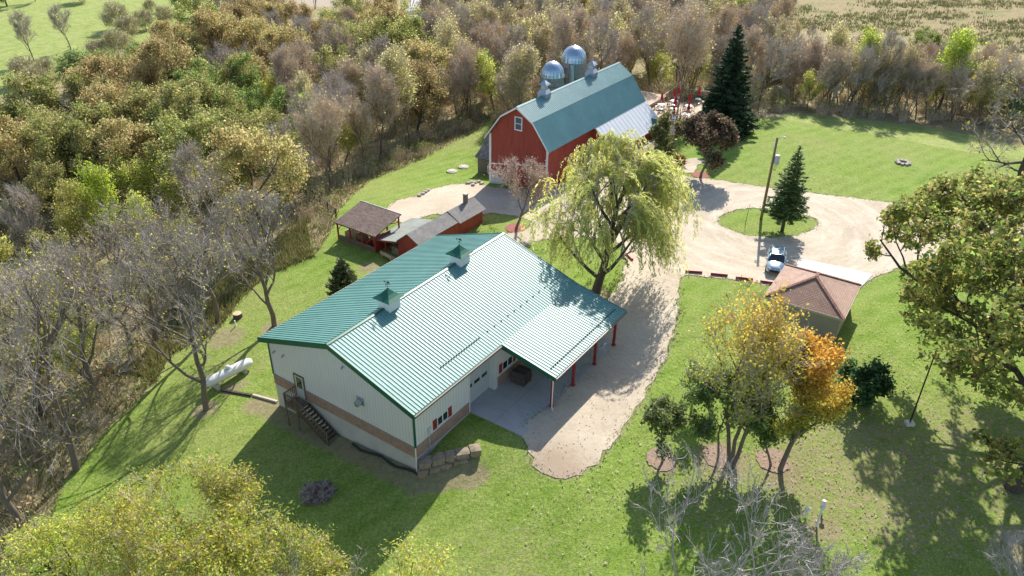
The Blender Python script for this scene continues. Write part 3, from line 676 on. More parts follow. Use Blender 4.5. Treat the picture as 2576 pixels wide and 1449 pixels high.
# black drain tube along the foundation
mb = MB(); pts = []
for x in np.linspace(1.2, HW+.3, 14): pts.append(bw(x, L0-.35+.12*math.sin(x*2)))
pts += [bw(HW+.42, L0-.1), bw(HW+.35, L0+.12)]
mb.tube([(p_.x, p_.y, Z(p_.x, p_.y)+.1) for p_ in pts[:-2]]+[(p_.x, p_.y, -1.05+.25*i) for i, p_ in enumerate(pts[-2:])], .09, 8)
tag(mb.build('drain_tube', M['black'], smooth=True), 'black corrugated drain tube lying along the concrete foundation', 'pipe')
# pallet of stacked wood on the patio
p_ = bw(8.35, 11.9, .055); pal = thing('firewood_pallet', 'strapped pallet of dark stacked wood standing on the porch patio', 'pallet', p_, -TH)
mb = MB(); [mb.box(-.6, .6, -.6+k*.26, -.45+k*.26, .1, .13) for k in range(5)]; [mb.box(-.6+k*.53, -.46+k*.53, -.6, .6, 0, .1) for k in range(3)]; mb.build('pallet_base', M['wood'], pal)
mb = MB(); r = random.Random(3)
for i in range(6):
    for j in range(7):
        mb.tube([(-.58+r.uniform(-.04, .04), -.52+j*.172, .22+i*.16), (.58+r.uniform(-.04, .04), -.52+j*.172+r.uniform(-.02, .02), .22+i*.16)], r.uniform(.07, .085), 7)
mb.build('wood_stack', pm('dark_split_wood', (.1, .08, .065), .9, .5, 6), pal)
mb = MB(); [mb.box(-.64, .64, y-.03, y+.03, 1.12, 1.13).box(-.645, -.635, y-.03, y+.03, .1, 1.12).box(.635, .645, y-.03, y+.03, .1, 1.12) for y in (-.3, .3)]; mb.build('strap', M['black'], pal)
# ------------------------------------------------------------------ propane tank, timbers, stumps
a, b = G(524, 958, -1.5), G(623, 908, -1.5); mid = (a+b)/2; ang = math.atan2(b.y-a.y, b.x-a.x); zt_ = Z(mid.x, mid.y)
T = thing('propane_tank', 'long white propane tank lying on the grass left of the cream building', 'tank', (mid.x, mid.y, zt_), ang)
r0, hl = .43, (b-a).length/2-.1
mb = MB(); pr = [(-hl-.48, .02), (-hl-.44, .2), (-hl-.3, .32), (-hl, r0), (0, r0), (hl, r0), (hl+.3, .32), (hl+.44, .2), (hl+.48, .02)]
mb.tube([(x, 0, .8) for x, _ in pr], [q for _, q in pr], 20); mb.build('tank_body', M['tankwhite'], T, smooth=True)
MB().lathe([(.2, 1.25), (.2, 1.4), (.17, 1.47), (.02, 1.5)], sides=14).build('valve_dome', M['tankwhite'], T, smooth=True)
for x in (-1.3, 1.3): MB().box(x-.12, x+.12, -.42, .42, -.15, .42).build('saddle', M['concrete'], T)
def timber(p, q, wd, mat, name, label, cat, h=None):
    mb = MB(); mb.bar((p.x, p.y, Z(p.x, p.y)+wd*.35), (q.x, q.y, Z(q.x, q.y)+wd*.35), wd, h or wd*.8)
    return tag(mb.build(name, mat, bevel=.015), label, cat)
timber(gp(557, 983), gp(634, 996), .2, M['darkwood'], 'landscape_timber', 'dark landscape timber below the white propane tank', 'timber')
timber(gp(637, 995), gp(698, 1012), .2, M['stakewood'], 'landscape_timber', 'pale pinkish timber running up to the foundation corner', 'timber')
for (u, v, r1, h1, lb) in ((599, 799, .42, .5, 'sawn tree stump nearest the green roof corner'), (452, 782, .45, .6, 'sawn tree stump among the bare trees farther left')):
    q = gp(u, v); mb = MB(); mb.lathe([(r1*1.2, -.2), (r1*1.05, .1), (r1, h1)], sides=14); t = thing('tree_stump', lb, 'stump', q); mb.build('stump_side', M['barkdark'], t); MB().lathe([(r1*.97, h1+.004), (r1*.5, h1+.02)], sides=14).build('cut_face', M['cutwood'], t)
q = gp(593, 821); tag(MB().box(-.05, .05, -.05, .05, -.1, .65).build('marker_post', M['white'], loc=q, bevel=.008), 'short white marker post on the lawn behind the propane tank', 'post')
# ------------------------------------------------------------------ brown-roofed open shelter
SX, SY = -15.76, 74.24; SR = R(-33.8); gzS = -1.1
P = thing('open_shelter', 'open red timber shelter with a sloping brown shingle roof', 'shelter', (SX, SY, gzS), SR)
hx, hy = 2.98, 2.1                       # local x along the eaves, y uphill
zf, zk = 2.1, 3.1
def zs_(y): return zf+(y+hy)/(2*hy)*(zk-zf)
mb = MB(); n = len(mb.v)
mb.v += [(-hx, -hy, zf), (hx, -hy, zf), (hx, hy, zk), (-hx, hy, zk), (-hx, -hy, zf-.1), (hx, -hy, zf-.1), (hx, hy, zk-.1), (-hx, hy, zk-.1)]
mb.f += [(0, 1, 2, 3), (7, 6, 5, 4), (0, 4, 5, 1), (1, 5, 6, 2), (2, 6, 7, 3), (3, 7, 4, 0)]
mb.build('roof', M['shbrown'], P)
MB().box(-hx-.03, hx+.03, hy+.003, hy+.05, zk-.16, zk+.05).build('ridge_flashing', M['white'], P)
px = (-2.75, -.9, .95, 2.75)
for i, x in enumerate(px):
    for y in (-1.9, 1.9):
        MB().box(x-.07, x+.07, y-.07, y+.07, -.6, zs_(y)-.12).build('post', M['red'], P)
for x in (-2.75, 2.75):
    MB().bar((x, -2.05, zs_(-2.05)-.2), (x, 2.05, zs_(2.05)-.2), .08, .18).build('rafter', M['red'], P)
    MB().bar((x, 1.9, zs_(1.9)-.9), (x, .6, zs_(.6)-.28), .07).build('brace', M['red'], P)
for y in (-1.9, 1.9): MB().bar((-2.9, y, zs_(y)-.2), (2.9, y, zs_(y)-.2), .09, .16).build('beam', M['red'], P)
for x, s in ((-2.75, 1), (2.75, -1)): MB().bar((x, -1.9, 1.2), (x+s*.7, -1.9, zf-.18), .07).build('brace', M['red'], P)
mb = MB(); [mb.box(-2.68, 2.68, -1.95, -1.91, -.5+k*.2, -.5+k*.2+.19) for k in range(6)]; mb.build('low_wall', M['wood'], P)
mb = MB(); [mb.box(2.72, 2.78, -1.8, .5, -.4+k*.2, -.4+k*.2+.19) for k in range(11)]; mb.build('side_wall', M['red'], P)
cS, sS = math.cos(SR), math.sin(SR)
def sw(x, y, z=0): return Vector((SX+x*cS-y*sS, SY+x*sS+y*cS, gzS+z))
r = random.Random(9)
def stack(name, label, c, rot, nx_, nz_, ln, mat, grp=None):
    mb = MB()
    for i in range(nz_):
        for j in range(nx_): mb.tube([(j*.16+r.uniform(-.02, .02), -ln/2+r.uniform(-.05, .05), .08+i*.15), (j*.16+r.uniform(-.02, .02), ln/2+r.uniform(-.05, .05), .08+i*.15)], r.uniform(.055, .085), 7)
    return tag(mb.build(name, mat, loc=c, rot=rot), label, 'firewood', grp)
stack('firewood_stack', 'sunlit stack of split firewood under the brown shelter roof near its left post', sw(-2.4, -.9), SR, 9, 6, .7, M['cutwood'])
stack('firewood_stack', 'dark firewood stack in the middle of the brown roofed shelter', sw(-.6, -1.0), SR, 8, 7, .7, M['log'])
t = thing('garden_tractor', 'old red tractor parked in the shade of the brown roofed shelter', 'tractor', sw(1.3, -.6), SR)
MB().box(-.3, .3, -.9, .3, .5, .95).box(-.22, .22, -1.1, -.9, .55, .85).box(-.45, .45, .3, .9, .6, .75).build('body', M['red'], t, bevel=.04)
MB().box(-.22, .22, .35, .75, .76, .86).box(-.22, .22, .7, .78, .86, 1.2).build('seat', M['black'], t, bevel=.03)
for x in (-.5, .5):
    for y, rr_ in ((-.75, .28), (.5, .5)): MB().tube([(x-.11, y, rr_), (x+.11, y, rr_)], rr_, 16).build('wheel', M['tyre'], t)
# ------------------------------------------------------------------ red shed with lean-to and chimney
KX, KY, KZ, KR = -10.85, 69.2, -1.25, R(-34.3)
K = thing('red_shed', 'long red shed with grey shingle roof, brick chimney and open lean-to', 'shed', (KX, KY, KZ), KR)
o = -KZ; LK = 11.3; ys = 6.6
ra, rr2, rl2 = 2.2+o, 1.4+o, 1.0+o
mb = MB()
mb.quad((-1.4, .12, 0), (1.3, .12, 0), (1.3, .12, rr2+.02), (0, .12, ra-.08), (-1.4, .12, rl2-.02)); mb.quad((1.3, .12, -.3), (1.3, LK-.1, -.3), (1.3, LK-.1, rr2), (1.3, .12, rr2))
mb.quad((1.3, LK-.1, -.3), (-1.4, LK-.1, -.3), (-1.4, LK-.1, rl2), (0, LK-.1, ra-.08), (1.3, LK-.1, rr2)); mb.quad((-1.4, LK-.1, -.3), (-1.4, .12, -.3), (-1.4, .12, rl2), (-1.4, LK-.1, rl2))
mb.build('wall', M['redboard'], K)
def slab(mb, a, b_, c, d, th=.08):
    a, b_, c, d = map(Vector, (a, b_, c, d)); n = (b_-a).cross(d-a).normalized()
    if n.z < 0: n = -n
    q = [a, b_, c, d]; w_ = [v-n*th for v in q]; mb.quad(*q); mb.quad(*w_[::-1])
    for i in range(4): mb.quad(q[i], q[(i+1) % 4], w_[(i+1) % 4], w_[i])
    return mb
mb = MB(); slab(mb, (0, 0, ra), (0, ys, ra), (1.52, ys, rr2), (1.52, 0, rr2)); slab(mb, (0, 0, ra+.003), (0, ys, ra+.003), (-1.5, ys, rl2), (-1.5, 0, rl2)); mb.build('roof', M['shgrey'], K)
mb = MB(); slab(mb, (0, ys+.01, ra+.1), (0, LK, ra+.1), (1.75, LK, rr2-.08), (1.75, ys+.01, rr2-.08)); slab(mb, (0, ys+.01, ra+.103), (0, LK, ra+.103), (-1.5, LK, rl2+.1), (-1.5, ys+.01, rl2+.1)); mb.build('roof', M['shgrey'], K)
mb = MB(); slab(mb, (-1.4, -.15, rl2-.03), (-1.4, 6.3, rl2-.03), (-5.0, 6.3, .2+o), (-5.0, -.15, .2+o)); mb.build('lean_to_roof', M['shlean'], K)
for x, y in ((-4.85, 0), (-4.85, 3.1), (-4.85, 6.1), (-3.1, 0)): MB().box(x-.06, x+.06, y-.06, y+.06, -.5, .1+o+(x+4.85)*.2).build('post', M['red'], K)
MB().bar((-4.9, -.08, .2+o-.14), (-1.45, -.08, rl2-.2), .06, .16).build('beam', M['red'], K)
ch = MB().box(-.2, .2, 9.6, 10.0, ra-.4, ra+1.0).build('chimney', M['chimney'], K); MB().box(-.24, .24, 9.56, 10.04, ra+1.002, ra+1.06).build('chimney_cap', M['concrete'], ch)
cK, sK = math.cos(KR), math.sin(KR)
def kw(x, y, z=0): return Vector((KX+x*cK-y*sK, KY+x*sK+y*cK, KZ+z))
struct(MB().box(-5.3, -1.45, -1.6, 6, -.5, .06).box(-1.45, 2.2, -2.6, -.1, -.5, .06).build('wooden_walkway', M['wood'], loc=(KX, KY, KZ), rot=KR))
stack('firewood_stack', 'orange fresh cut firewood stacked under the grey lean-to', kw(-2.7, .8, .06), KR, 7, 6, .6, M['cutwood'])
mb = MB(); mb.box(-.3, .3, -.9, .9, .4, .46).box(-.25, .25, -.8, -.72, 0, .4).box(-.25, .25, .72, .8, 0, .4).box(-.3, -.24, -.9, .9, .5, .8).box(-.3,-.24,-.9,-.82,.46,.5).box(-.3,-.24,.82,.9,.46,.5); tag(mb.build('bench', M['cutwood'], loc=kw(-2.3, -.6, .06), rot=KR+1.4), 'varnished wooden bench at the front of the grey lean-to', 'bench')
# rail fence
f0, f1 = gp(755, 483), gp(846, 548); n = 5; F = thing('rail_fence', 'dark split rail fence running from the wood to the brown roofed shelter', 'fence', f0)
for k in range(n+1):
    q = f0.lerp(f1, k/n); zz = Z(q.x, q.y)-f0.z; MB().box(q.x-f0.x-.08, q.x-f0.x+.08, q.y-f0.y-.08, q.y-f0.y+.08, zz-.2, zz+1.25).build('post', M['darkwood'], F)
for h_ in (.35, .72, 1.08): MB().tube([(q.x-f0.x, q.y-f0.y, Z(q.x, q.y)-f0.z+h_) for q in (f0.lerp(f1, k/n) for k in range(n+1))], .055, 6).build('rail', M['darkwood'], F)
# ------------------------------------------------------------------ barn
AX, AY, AR = .17, 88.65, -.59
W, LB_, ZRB, ZK, KW, ZEB, OH = 4.76, 26.39, 9.57, 8.08, 2.33, 4.84, .52
A = thing('gambrel_barn', 'tall red gambrel barn with green metal roof and white trim', 'barn', (AX, AY, 0), AR)
ww = W-.45; zg = -2.6
def zbarn(x):
    x = abs(x); return ZRB-(ZRB-ZK)*x/KW if x < KW else ZK-(ZK-ZEB)*(x-KW)/(W-KW)
mb = MB(); off = .14
for y in (OH, LB_-OH):
    mb.quad((-ww, y, zg), (ww, y, zg), (ww, y, zbarn(ww)-off), (KW-.05, y, ZK-off), (0, y, ZRB-off), (-KW+.05, y, ZK-off), (-ww, y, zbarn(ww)-off))
for s in (-1, 1): mb.quad((s*ww, OH, zg), (s*ww, LB_-OH, zg), (s*ww, LB_-OH, zbarn(ww)-off), (s*ww, OH, zbarn(ww)-off))
mb.build('wall', M['redboard'], A)
for s in (-1, 1):
    for nm, (x0, z0), (x1, z1) in (('upper_roof', (0, ZRB), (KW, ZK)), ('lower_roof', (KW, ZK-.03), (W, ZEB))):
        mb = MB(); v = Vector((s*(x1-x0), 0, z1-z0)); ribbed(mb, (s*x0, 0, z0), (0, 1, 0), v.normalized(), LB_, v.length, .3, .04, .08, .06); mb.build(nm, M['barnroof'], A)
mb = MB()
for s in (-1, 1): mb.quad((0, -.03, ZRB+.06), (0, LB_+.03, ZRB+.06), (s*.2, LB_+.03, ZRB+.06-.2*.64), (s*.2, -.03, ZRB+.06-.2*.64))
mb.build('ridge_cap', M['barnroof'], A)
for y0, y1 in ((-.04, -.005), (LB_+.005, LB_+.04)):
    mb = MB()
    for s in (-1, 1):
        for (x0, z0), (x1, z1) in (((0, ZRB), (KW, ZK)), ((KW, ZK), (W, ZEB))):
            n = len(mb.v)
            for y in (y0, y1): mb.v += [(s*x0, y, z0-.02), (s*x1, y, z1-.02), (s*x1, y, z1-.24), (s*x0, y, z0-.24)]
            mb.f += [(n, n+1, n+2, n+3), (n+4, n+5, n+6, n+7), (n, n+1, n+5, n+4), (n+2, n+3, n+7, n+6)]
    mb.build('rake_trim', M['white'], A)
mb = MB(); mb.box(-ww-.05, -ww+.26, OH-.05, OH+.02, zg, zbarn(ww)-.1); mb.box(-ww-.055, -ww+.0, OH+.02, OH+.3, zg, zbarn(ww)-.1); mb.box(ww-.2, ww+.05, OH-.05, OH+.02, zg, zbarn(ww)-.1); mb.build('corner_board', M['white'], A)
MB().bar((-ww+.26, OH-.035, 1.35), (ww-.2, OH-.035, 2.9), .06, .15, (0, 0, 1)).build('band_trim', M['white'], A)
g = MB(); g.quad((-ww+.26, OH-.03, zg), (-1.25, OH-.03, zg), (-1.25, OH-.03, .3), (-ww+.26, OH-.03, .55)); g.quad((-1.25, OH-.03, zg), (-1.25, OH, zg), (-1.25, OH, .3), (-1.25, OH-.03, .3)); g.build('whitewashed_base', M['oldwhite'], A)
MB().box(-2.95, -2.35, OH-.05, OH-.031, -.15, .25).build('boarded_window', M['wood'], A)
f = MB()
for x0, x1, z0, z1 in ((-.55, .55, 8.35, 8.47), (-.55, .55, 6.75, 6.87), (-.55, -.43, 6.87, 8.35), (.43, .55, 6.87, 8.35), (-.43, .43, 7.57, 7.65)): f.box(x0, x1, OH-.06, OH-.003, z0, z1)
f = f.build('window', M['white'], A); f.location.z = -.25
MB().box(-.43, .43, OH-.025, OH-.004, 6.87, 8.35).build('pane', pm('blue_sky_pane', (.08, .11, .16), .1, .1, 1), f)
for y in (6.2, 18.3):
    c = MB(); z0 = ZRB-.3
    def sq(r1, za, r2, zb2, m_=c):
        a_ = [(-r1, y-r1, za), (r1, y-r1, za), (r1, y+r1, za), (-r1, y+r1, za)]; b_ = [(-r2, y-r2, zb2), (r2, y-r2, zb2), (r2, y+r2, zb2), (-r2, y+r2, zb2)]
        for i in range(4): m_.quad(a_[i], a_[(i+1) % 4], b_[(i+1) % 4], b_[i])
    sq(.62, z0, .62, z0+.55); sq(.66, z0+.55, .4, z0+1.05); sq(.34, z0+1.05, .3, z0+1.6)
    c = c.build('cupola', M['fan'], A)
    d = MB(); sq(.56, z0+1.58, .42, z0+1.78, d); sq(.42, z0+1.78, .06, z0+2.1, d); sq(.56, z0+1.58, .1, z0+1.56, d); d.tube([(0, y, z0+2.05), (0, y, z0+2.4)], .03, 6); d.build('cupola_cap', M['fan'], c)
# white lean-to on the yard side
LW, LZ, LJ = 2.97, 2.04, 11.55
mb = MB(); slab(mb, (W-.1, LJ, ZEB+.02), (W-.1, LB_+.1, ZEB+.02), (W+LW, LB_+.1, LZ), (W+LW, LJ, LZ), .12)
v = Vector((LW+.1, 0, LZ-ZEB-.02)).normalized()
mb.build('lean_to_roof', M['whiteroof'], A)
mb = MB()
for k in range(1, 16):
    y = LJ+k*.95; mb.bar((W, y, ZEB-.0), (W+LW-.02, y, LZ+.055), .03, .02)
mb.build('roof_seams', M['whiteroof'], A)
mb = MB(); x1 = W+LW-.35
mb.quad((x1, LJ+.3, -.3), (x1, LB_-.2, -.3), (x1, LB_-.2, LZ+.1), (x1, LJ+.3, LZ+.1)); mb.quad((ww, LJ+.3, -.3), (x1, LJ+.3, -.3), (x1, LJ+.3, LZ+.1), (ww, LJ+.3, ZEB-.3)); mb.quad((ww, LB_-.2, -.3), (x1, LB_-.2, -.3), (x1, LB_-.2, LZ+.1), (ww, LB_-.2, ZEB-.3))
mb.build('lean_to_wall', M['redboard'], A)
mb = MB(); mb.box(W+LW+.002, W+LW+.04, LJ, LB_+.1, LZ-.16, LZ+.02); mb.bar((W-.1, LJ-.02, ZEB-.05), (W+LW, LJ-.02, LZ-.06), .03, .18); mb.build('lean_to_fascia', M['white'], A)
mb = MB(); mb.tube([(W+LW-.25, 19.8, LZ-.1), (W+LW-.25, 19.8, 0)], .05, 6); mb.build('downspout', M['white'], A)
# entrance gable at the far end of the lean-to
EP = thing('entrance_porch', 'small gabled entrance with dark green roof at the far end of the red barn', 'porch', (AX+math.cos(AR)*(W+LW)-math.sin(AR)*24.7, AY+math.sin(AR)*(W+LW)+math.cos(AR)*24.7, 0), AR)
mb = MB()
for s in (-1, 1): ribbed(mb, (-2.6, 0, 3.05), (1, 0, 0), Vector((0, s*1.35, -.95)).normalized(), 4.0, 1.65, .3, .03)
mb.build('roof', M['green'], EP)
MB().quad((1.25, -1.2, -.1), (1.25, 1.2, -.1), (1.25, 1.2, 2.15), (1.25, 0, 2.95), (1.25, -1.2, 2.15)).quad((-.3, -1.2, -.1), (1.25, -1.2, -.1), (1.25, -1.2, 2.15), (-.3, -1.2, 2.15)).quad((-.3, 1.2, -.1), (1.25, 1.2, -.1), (1.25, 1.2, 2.15), (-.3, 1.2, 2.15)).build('wall', M['redboard'], EP)
MB().box(1.252, 1.29, -.5, .5, .02, 2.0).build('door', M['white'], EP)
for s in (-1, 1): MB().bar((1.42, 0, 3.02), (1.42, s*1.36, 2.06), .04, .14).build('rake_trim', M['white'], EP)
# raised deck with railing in front of the lean-to
def aw(x, y, z=0): return Vector((AX+x*math.cos(AR)-y*math.sin(AR), AY+x*math.sin(AR)+y*math.cos(AR), z))
D = thing('wooden_deck', 'raised wooden deck with slatted railing along the white lean-to of the barn', 'deck', (AX, AY, 0), AR)
MB().box(W+LW-.3, W+LW+1.9, 14, 22.5, .55, .65).build('deck_floor', M['decking'], D)
rl = MB(); xr = W+LW+1.85
for h_ in (.75, 1.6): rl.bar((xr, 14, h_), (xr, 22.5, h_), .08)
rl.bar((xr, 14, 1.6), (x1, 14, 1.6), .08).bar((xr, 14, .75), (x1, 14, .75), .06)
for k in range(35): rl.bar((xr, 14.1+k*.245, .75), (xr, 14.1+k*.245, 1.6), .04)
rl.build('railing', M['stakewood'], D)
for y in (14.1, 16.2, 18.3, 20.4, 22.4): MB().box(xr-.06, xr+.06, y-.06, y+.06, -.3, 1.7).build('post', M['wood'], D)
# grey annex
q = aw(-ww-2.2, 3.6, -2.3); X_ = thing('grey_outbuilding', 'small grey board outbuilding with dark slate roof against the left side of the barn', 'shed', q, AR)
gp_ = lambda y: [(x, y0_, z_) for x, y0_, z_ in y]
mb = MB(); mb.quad((-2, 0, -.5), (2.15, 0, -.5), (2.15, 0, 2.7), (-2, 0, 2.7)).quad((-2, 0, -.5), (-2, 6, -.5), (-2, 6, 2.7), (-2, 3, 4.5), (-2, 0, 2.7)).quad((-2, 6, -.5), (2.15, 6, -.5), (2.15, 6, 2.7), (-2, 6, 2.7)); mb.build('wall', M['greyboards'], X_)
mb = MB(); slab(mb, (-2.3, -.3, 2.6), (2.15, -.3, 2.6), (2.15, 3, 4.62), (-2.3, 3, 4.62), .1); slab(mb, (-2.3, 6.3, 2.6), (2.15, 6.3, 2.6), (2.15, 3, 4.623), (-2.3, 3, 4.623), .1); mb.build('roof', M['shdark'], X_)
MB().box(.2, 1.1, -.03, -.003, .2, 2.1).build('door', M['darkwood'], X_)
# silos
def silo(c, r, zw, zt2, label, chute, zg=-3.5):
    S = thing('farm_silo', label, 'silo', (c[0], c[1], zg))
    MB().lathe([(r, -.5), (r, zw-zg)], sides=32).build('silo_wall', M['stave'], S)
    hb = MB()
    for k in range(8): hb.lathe([(r+.012, k*1.3+.6), (r+.03, k*1.3+.62), (r+.03, k*1.3+.66), (r+.012, k*1.3+.68)], sides=32)
    hb.build('hoops', M['wood'], S)
    pr = [(r+.08, zw-zg-.02)]+[((r+.06)*math.cos(t), zw-zg+(zt2-zw)*math.sin(t)) for t in np.linspace(.02, math.pi/2-.12, 10)]
    d = MB().lathe(pr, sides=48, flute=-.035).build('dome', M['dome'], S)
    MB().lathe([(.22, zt2-zg-.1), (.22, zt2-zg+.02), (.05, zt2-zg+.08)], sides=12).build('cap', M['fan'], d)
    a_ = chute; x, y = (r+.2)*math.cos(a_), (r+.2)*math.sin(a_)
    MB().tube([(x, y, 0), (x, y, zw-zg-.1)], .36, 12).build('chute', M['dome'], S)
    a2 = a_-1.1; MB().box(-.28, .28, -.1, .1, -.3, .3).build('hatch', M['black'], S, loc=((r+.02)*math.cos(a2)*.8, (r+.02)*math.sin(a2)*.8, zw-zg+.75), rot=a2+math.pi/2)
silo((5.35, 110.4), 1.68, 7.5, 9.6, 'shorter concrete stave silo with silver dome behind the barn ridge', -2.2)
silo((8.7, 115.2), 1.87, 8.5, 10.75, 'taller concrete stave silo with silver dome farther behind the barn', -1.75)
# rubble and well covers by the barn
for i, (u, v) in enumerate([(1178, 463), (1186, 460), (1195, 462), (1204, 459), (1212, 464), (1190, 467), (1062, 490), (1070, 485), (1076, 481), (1055, 494)]):
    q = gp(u, v); o_ = link('rubble_stone', boulder(rr.uniform(.35, .7), rr.uniform(.3, .6), .35, i+50), M['palerock']); o_.location = (q.x, q.y, q.z+.12); o_.rotation_euler = (0, 0, rr.uniform(0, 3))
    tag(o_, 'pale rubble stone at the foot of the white barn corner' if i < 6 else 'pale rubble stone on the gravel edge behind the brown roofed shelter', 'stone', 'rubble by the barn corner' if i < 6 else 'rubble behind the brown shelter')
for (u, v, lb) in ((1137, 432, 'flat concrete well cover in the grass, left one of two near the barn'), (1166, 421, 'flat concrete well cover in the grass, right one nearer the barn')):
    q = gp(u, v); t = thing('well_cover', lb, 'well cover', q); MB().lathe([(.75, -.1), (.75, .12), (.7, .16)], sides=20).build('cover_rim', M['palerock'], t); MB().lathe([(.45, .165), (.42, .22)], sides=16).build('lid', M['concrete'], t)
# ------------------------------------------------------------------ terrace with tables, umbrellas, chairs
zp = .06
struct(sheet('stone_terrace', [(21.3, 107.5), (24, 106.6), (31.5, 108.5), (33.5, 118), (33, 128), (27.5, 128.8), (22.4, 121.6), (17.3, 114.5)], M['pave'], .08, (), 1.2, .02, 20))
DK = thing('timber_platform', 'bare tan timber platform beyond the terrace railing', 'platform', (21.4, 124.2, 0), -.6)
MB().box(-3.4, 2.6, -3.6, 3.2, .1, .5).build('platform_floor', M['decking'], DK)
def railing(pts, label):
    q0 = pts[0]; F = thing('terrace_railing', label, 'railing', (*q0, 0))
    for (a_, b_) in zip(pts, pts[1:]):
        a_, b_ = Vector(a_)-Vector(q0), Vector(b_)-Vector(q0); n = max(1, round((b_-a_).length/1.8))
        for k in range(n+1): q = a_.lerp(b_, k/n); MB().box(q.x-.04, q.x+.04, q.y-.04, q.y+.04, 0, 1.05).build('post', M['wood'], F)
        MB().bar((a_.x, a_.y, 1.05), (b_.x, b_.y, 1.05), .09, .06).build('top_rail', M['stakewood'], F)
        mb = MB(); [mb.bar((a_.x, a_.y, h_), (b_.x, b_.y, h_), .02) for h_ in (.15, .3, .45, .6, .75, .9)]; mb.build('wires', M['wood'], F)
railing([(21.6, 118.6), (26.9, 128.0)], 'wooden topped railing between the terrace and the tan platform')
railing([(26.9, 128.2), (32.6, 126.2)], 'wooden topped railing along the back of the terrace before the wood')
def table_proto():
    t = thing('terrace_table', '', 'table')
    MB().lathe([(.02, .7), (.56, .7), (.58, .725), (.56, .75)], sides=20).build('tabletop', M['white'], t)
    MB().lathe([(.3, 0), (.28, .05), (.05, .08), (.05, .7)], sides=12).build('pedestal', M['fan'], t); return t
def umb_proto():
    t = thing('table_umbrella', '', 'umbrella')
    MB().tube([(0, 0, .76), (0, 0, 2.75)], .03, 8).build('pole', M['stakewood'], t)
    mb = MB(); pr = [(.07, 2.72), (.13, 2.45), (.19, 2.0), (.24, 1.55), (.2, 1.4), (.1, 1.36)]; mb.lathe(pr[::-1], sides=16, flute=-.3); mb.build('folded_canopy', M['umbrella'], t); return t
def chair_proto():
    t = thing('terrace_chair', '', 'chair')
    MB().box(-.22, .22, -.22, .22, .43, .46).build('seat', M['chairmetal'], t)
    mb = MB(); [mb.box(-.22+k*.1, -.18+k*.1, .2, .23, .46, .9) for k in range(5)]; mb.box(-.22, .22, .2, .23, .86, .92); mb.build('backrest', M['chairmetal'], t)
    for x in (-.2, .2):
        for y in (-.2, .2): MB().box(x-.018, x+.018, y-.018, y+.018, 0, .43).build('leg', M['chairmetal'], t)
    return t
TT = [((24.1, 112.6), 'nearest the green entrance gable'), ((25.1, 117.3), 'second from the entrance gable in the left row'), ((25.8, 121.6), 'third from the entrance gable in the left row'), ((27.1, 125.0), 'at the back corner of the railings'),
      ((26.6, 114.2), 'front of the middle row behind the round tree'), ((27.7, 119.0), 'at the middle of the terrace'), ((29.3, 112.6), 'right front beside the tall spruce'), ((30.4, 124.4), 'in the back right corner by the spruce'), ((23.4, 119.7), 'beside the railing of the tan platform')]
tp, up_, cp_ = table_proto(), umb_proto(), chair_proto(); first = True; rr = random.Random(11)
for i, ((x, y), w_) in enumerate(TT):
    z = Z(x, y)+.08
    if i == 0: t, u_ = tp, up_; t.location = (x, y, z); u_.location = (x, y, z)
    else: t = dup(tp, (x, y, z)); u_ = dup(up_, (x, y, z))
    tag(t, 'white round terrace table '+w_, 'table', 'tables on the terrace'); tag(u_, 'folded red umbrella on the table '+w_, 'umbrella', 'folded umbrellas on the terrace')
    for k in range(4):
        a_ = k*math.pi/2+rr.uniform(-.3, .3)+i; d_ = rr.uniform(.75, .95); c_ = (x+d_*math.cos(a_), y+d_*math.sin(a_), z)
        if first: c = cp_; c.location = c_; c.rotation_euler = (0, 0, a_-math.pi/2); first = False
        else: c = dup(cp_, c_, a_-math.pi/2)
        tag(c, 'tan metal chair at the table '+w_, 'chair', 'chairs at the table '+w_)
# ------------------------------------------------------------------ hipped garage
GX, GY, GR = 27.1, 58.75, R(-32.2)
Gg = thing('hip_roof_garage', 'small tan garage with a terracotta shingled hip roof', 'garage', (GX, GY, 0), GR)
hx, hy, ze, za = 3.42, 3.52, 2.5, 4.08; yr0, yr1 = -.3, .5
mb = MB(); mb.box(-hx+.3, hx-.3, -hy+.3, hy-.3, -.6, ze-.02); mb.build('wall', M['tan'], Gg)
rf = MB(); rf.quad((-hx, -hy, ze), (-hx, hy, ze), (0, yr1, za), (0, yr0, za)); rf.quad((hx, hy, ze), (hx, -hy, ze), (0, yr0, za), (0, yr1, za))
rf.quad((-hx, -hy, ze-.1), (-hx, hy, ze-.1), (hx, hy, ze-.1), (hx, -hy, ze-.1)); rf.build('side_roof', M['shred'], Gg)
rf = MB(); rf.quad((hx, -hy, ze), (-hx, -hy, ze), (0, yr0, za)); rf.quad((-hx, hy, ze), (hx, hy, ze), (0, yr1, za)); rf.build('end_roof', M['shred2'], Gg)
mb = MB()
for a_, b_ in (((-hx, -hy, ze), (0, yr0, za)), ((hx, -hy, ze), (0, yr0, za)), ((-hx, hy, ze), (0, yr1, za)), ((hx, hy, ze), (0, yr1, za)), ((0, yr0, za), (0, yr1, za))): mb.bar(Vector(a_)+Vector((0, 0, .03)), Vector(b_)+Vector((0, 0, .03)), .26, .05)
mb.build('hip_caps', shinglemat('dark_hip_caps', (.24, .12, .095), 'Y', .2, .4, .25), Gg)
mb = MB(); mb.box(-hx-.02, hx+.02, -hy-.02, -hy-.002, ze-.2, ze+.02).box(-hx-.02, hx+.02, hy+.002, hy+.02, ze-.2, ze+.02).box(-hx-.02, -hx-.002, -hy, hy, ze-.2, ze+.02).box(hx+.002, hx+.02, -hy, hy, ze-.2, ze+.02); mb.build('fascia', pm('pale_fascia', (.5, .42, .33), .6, .05, 2), Gg)
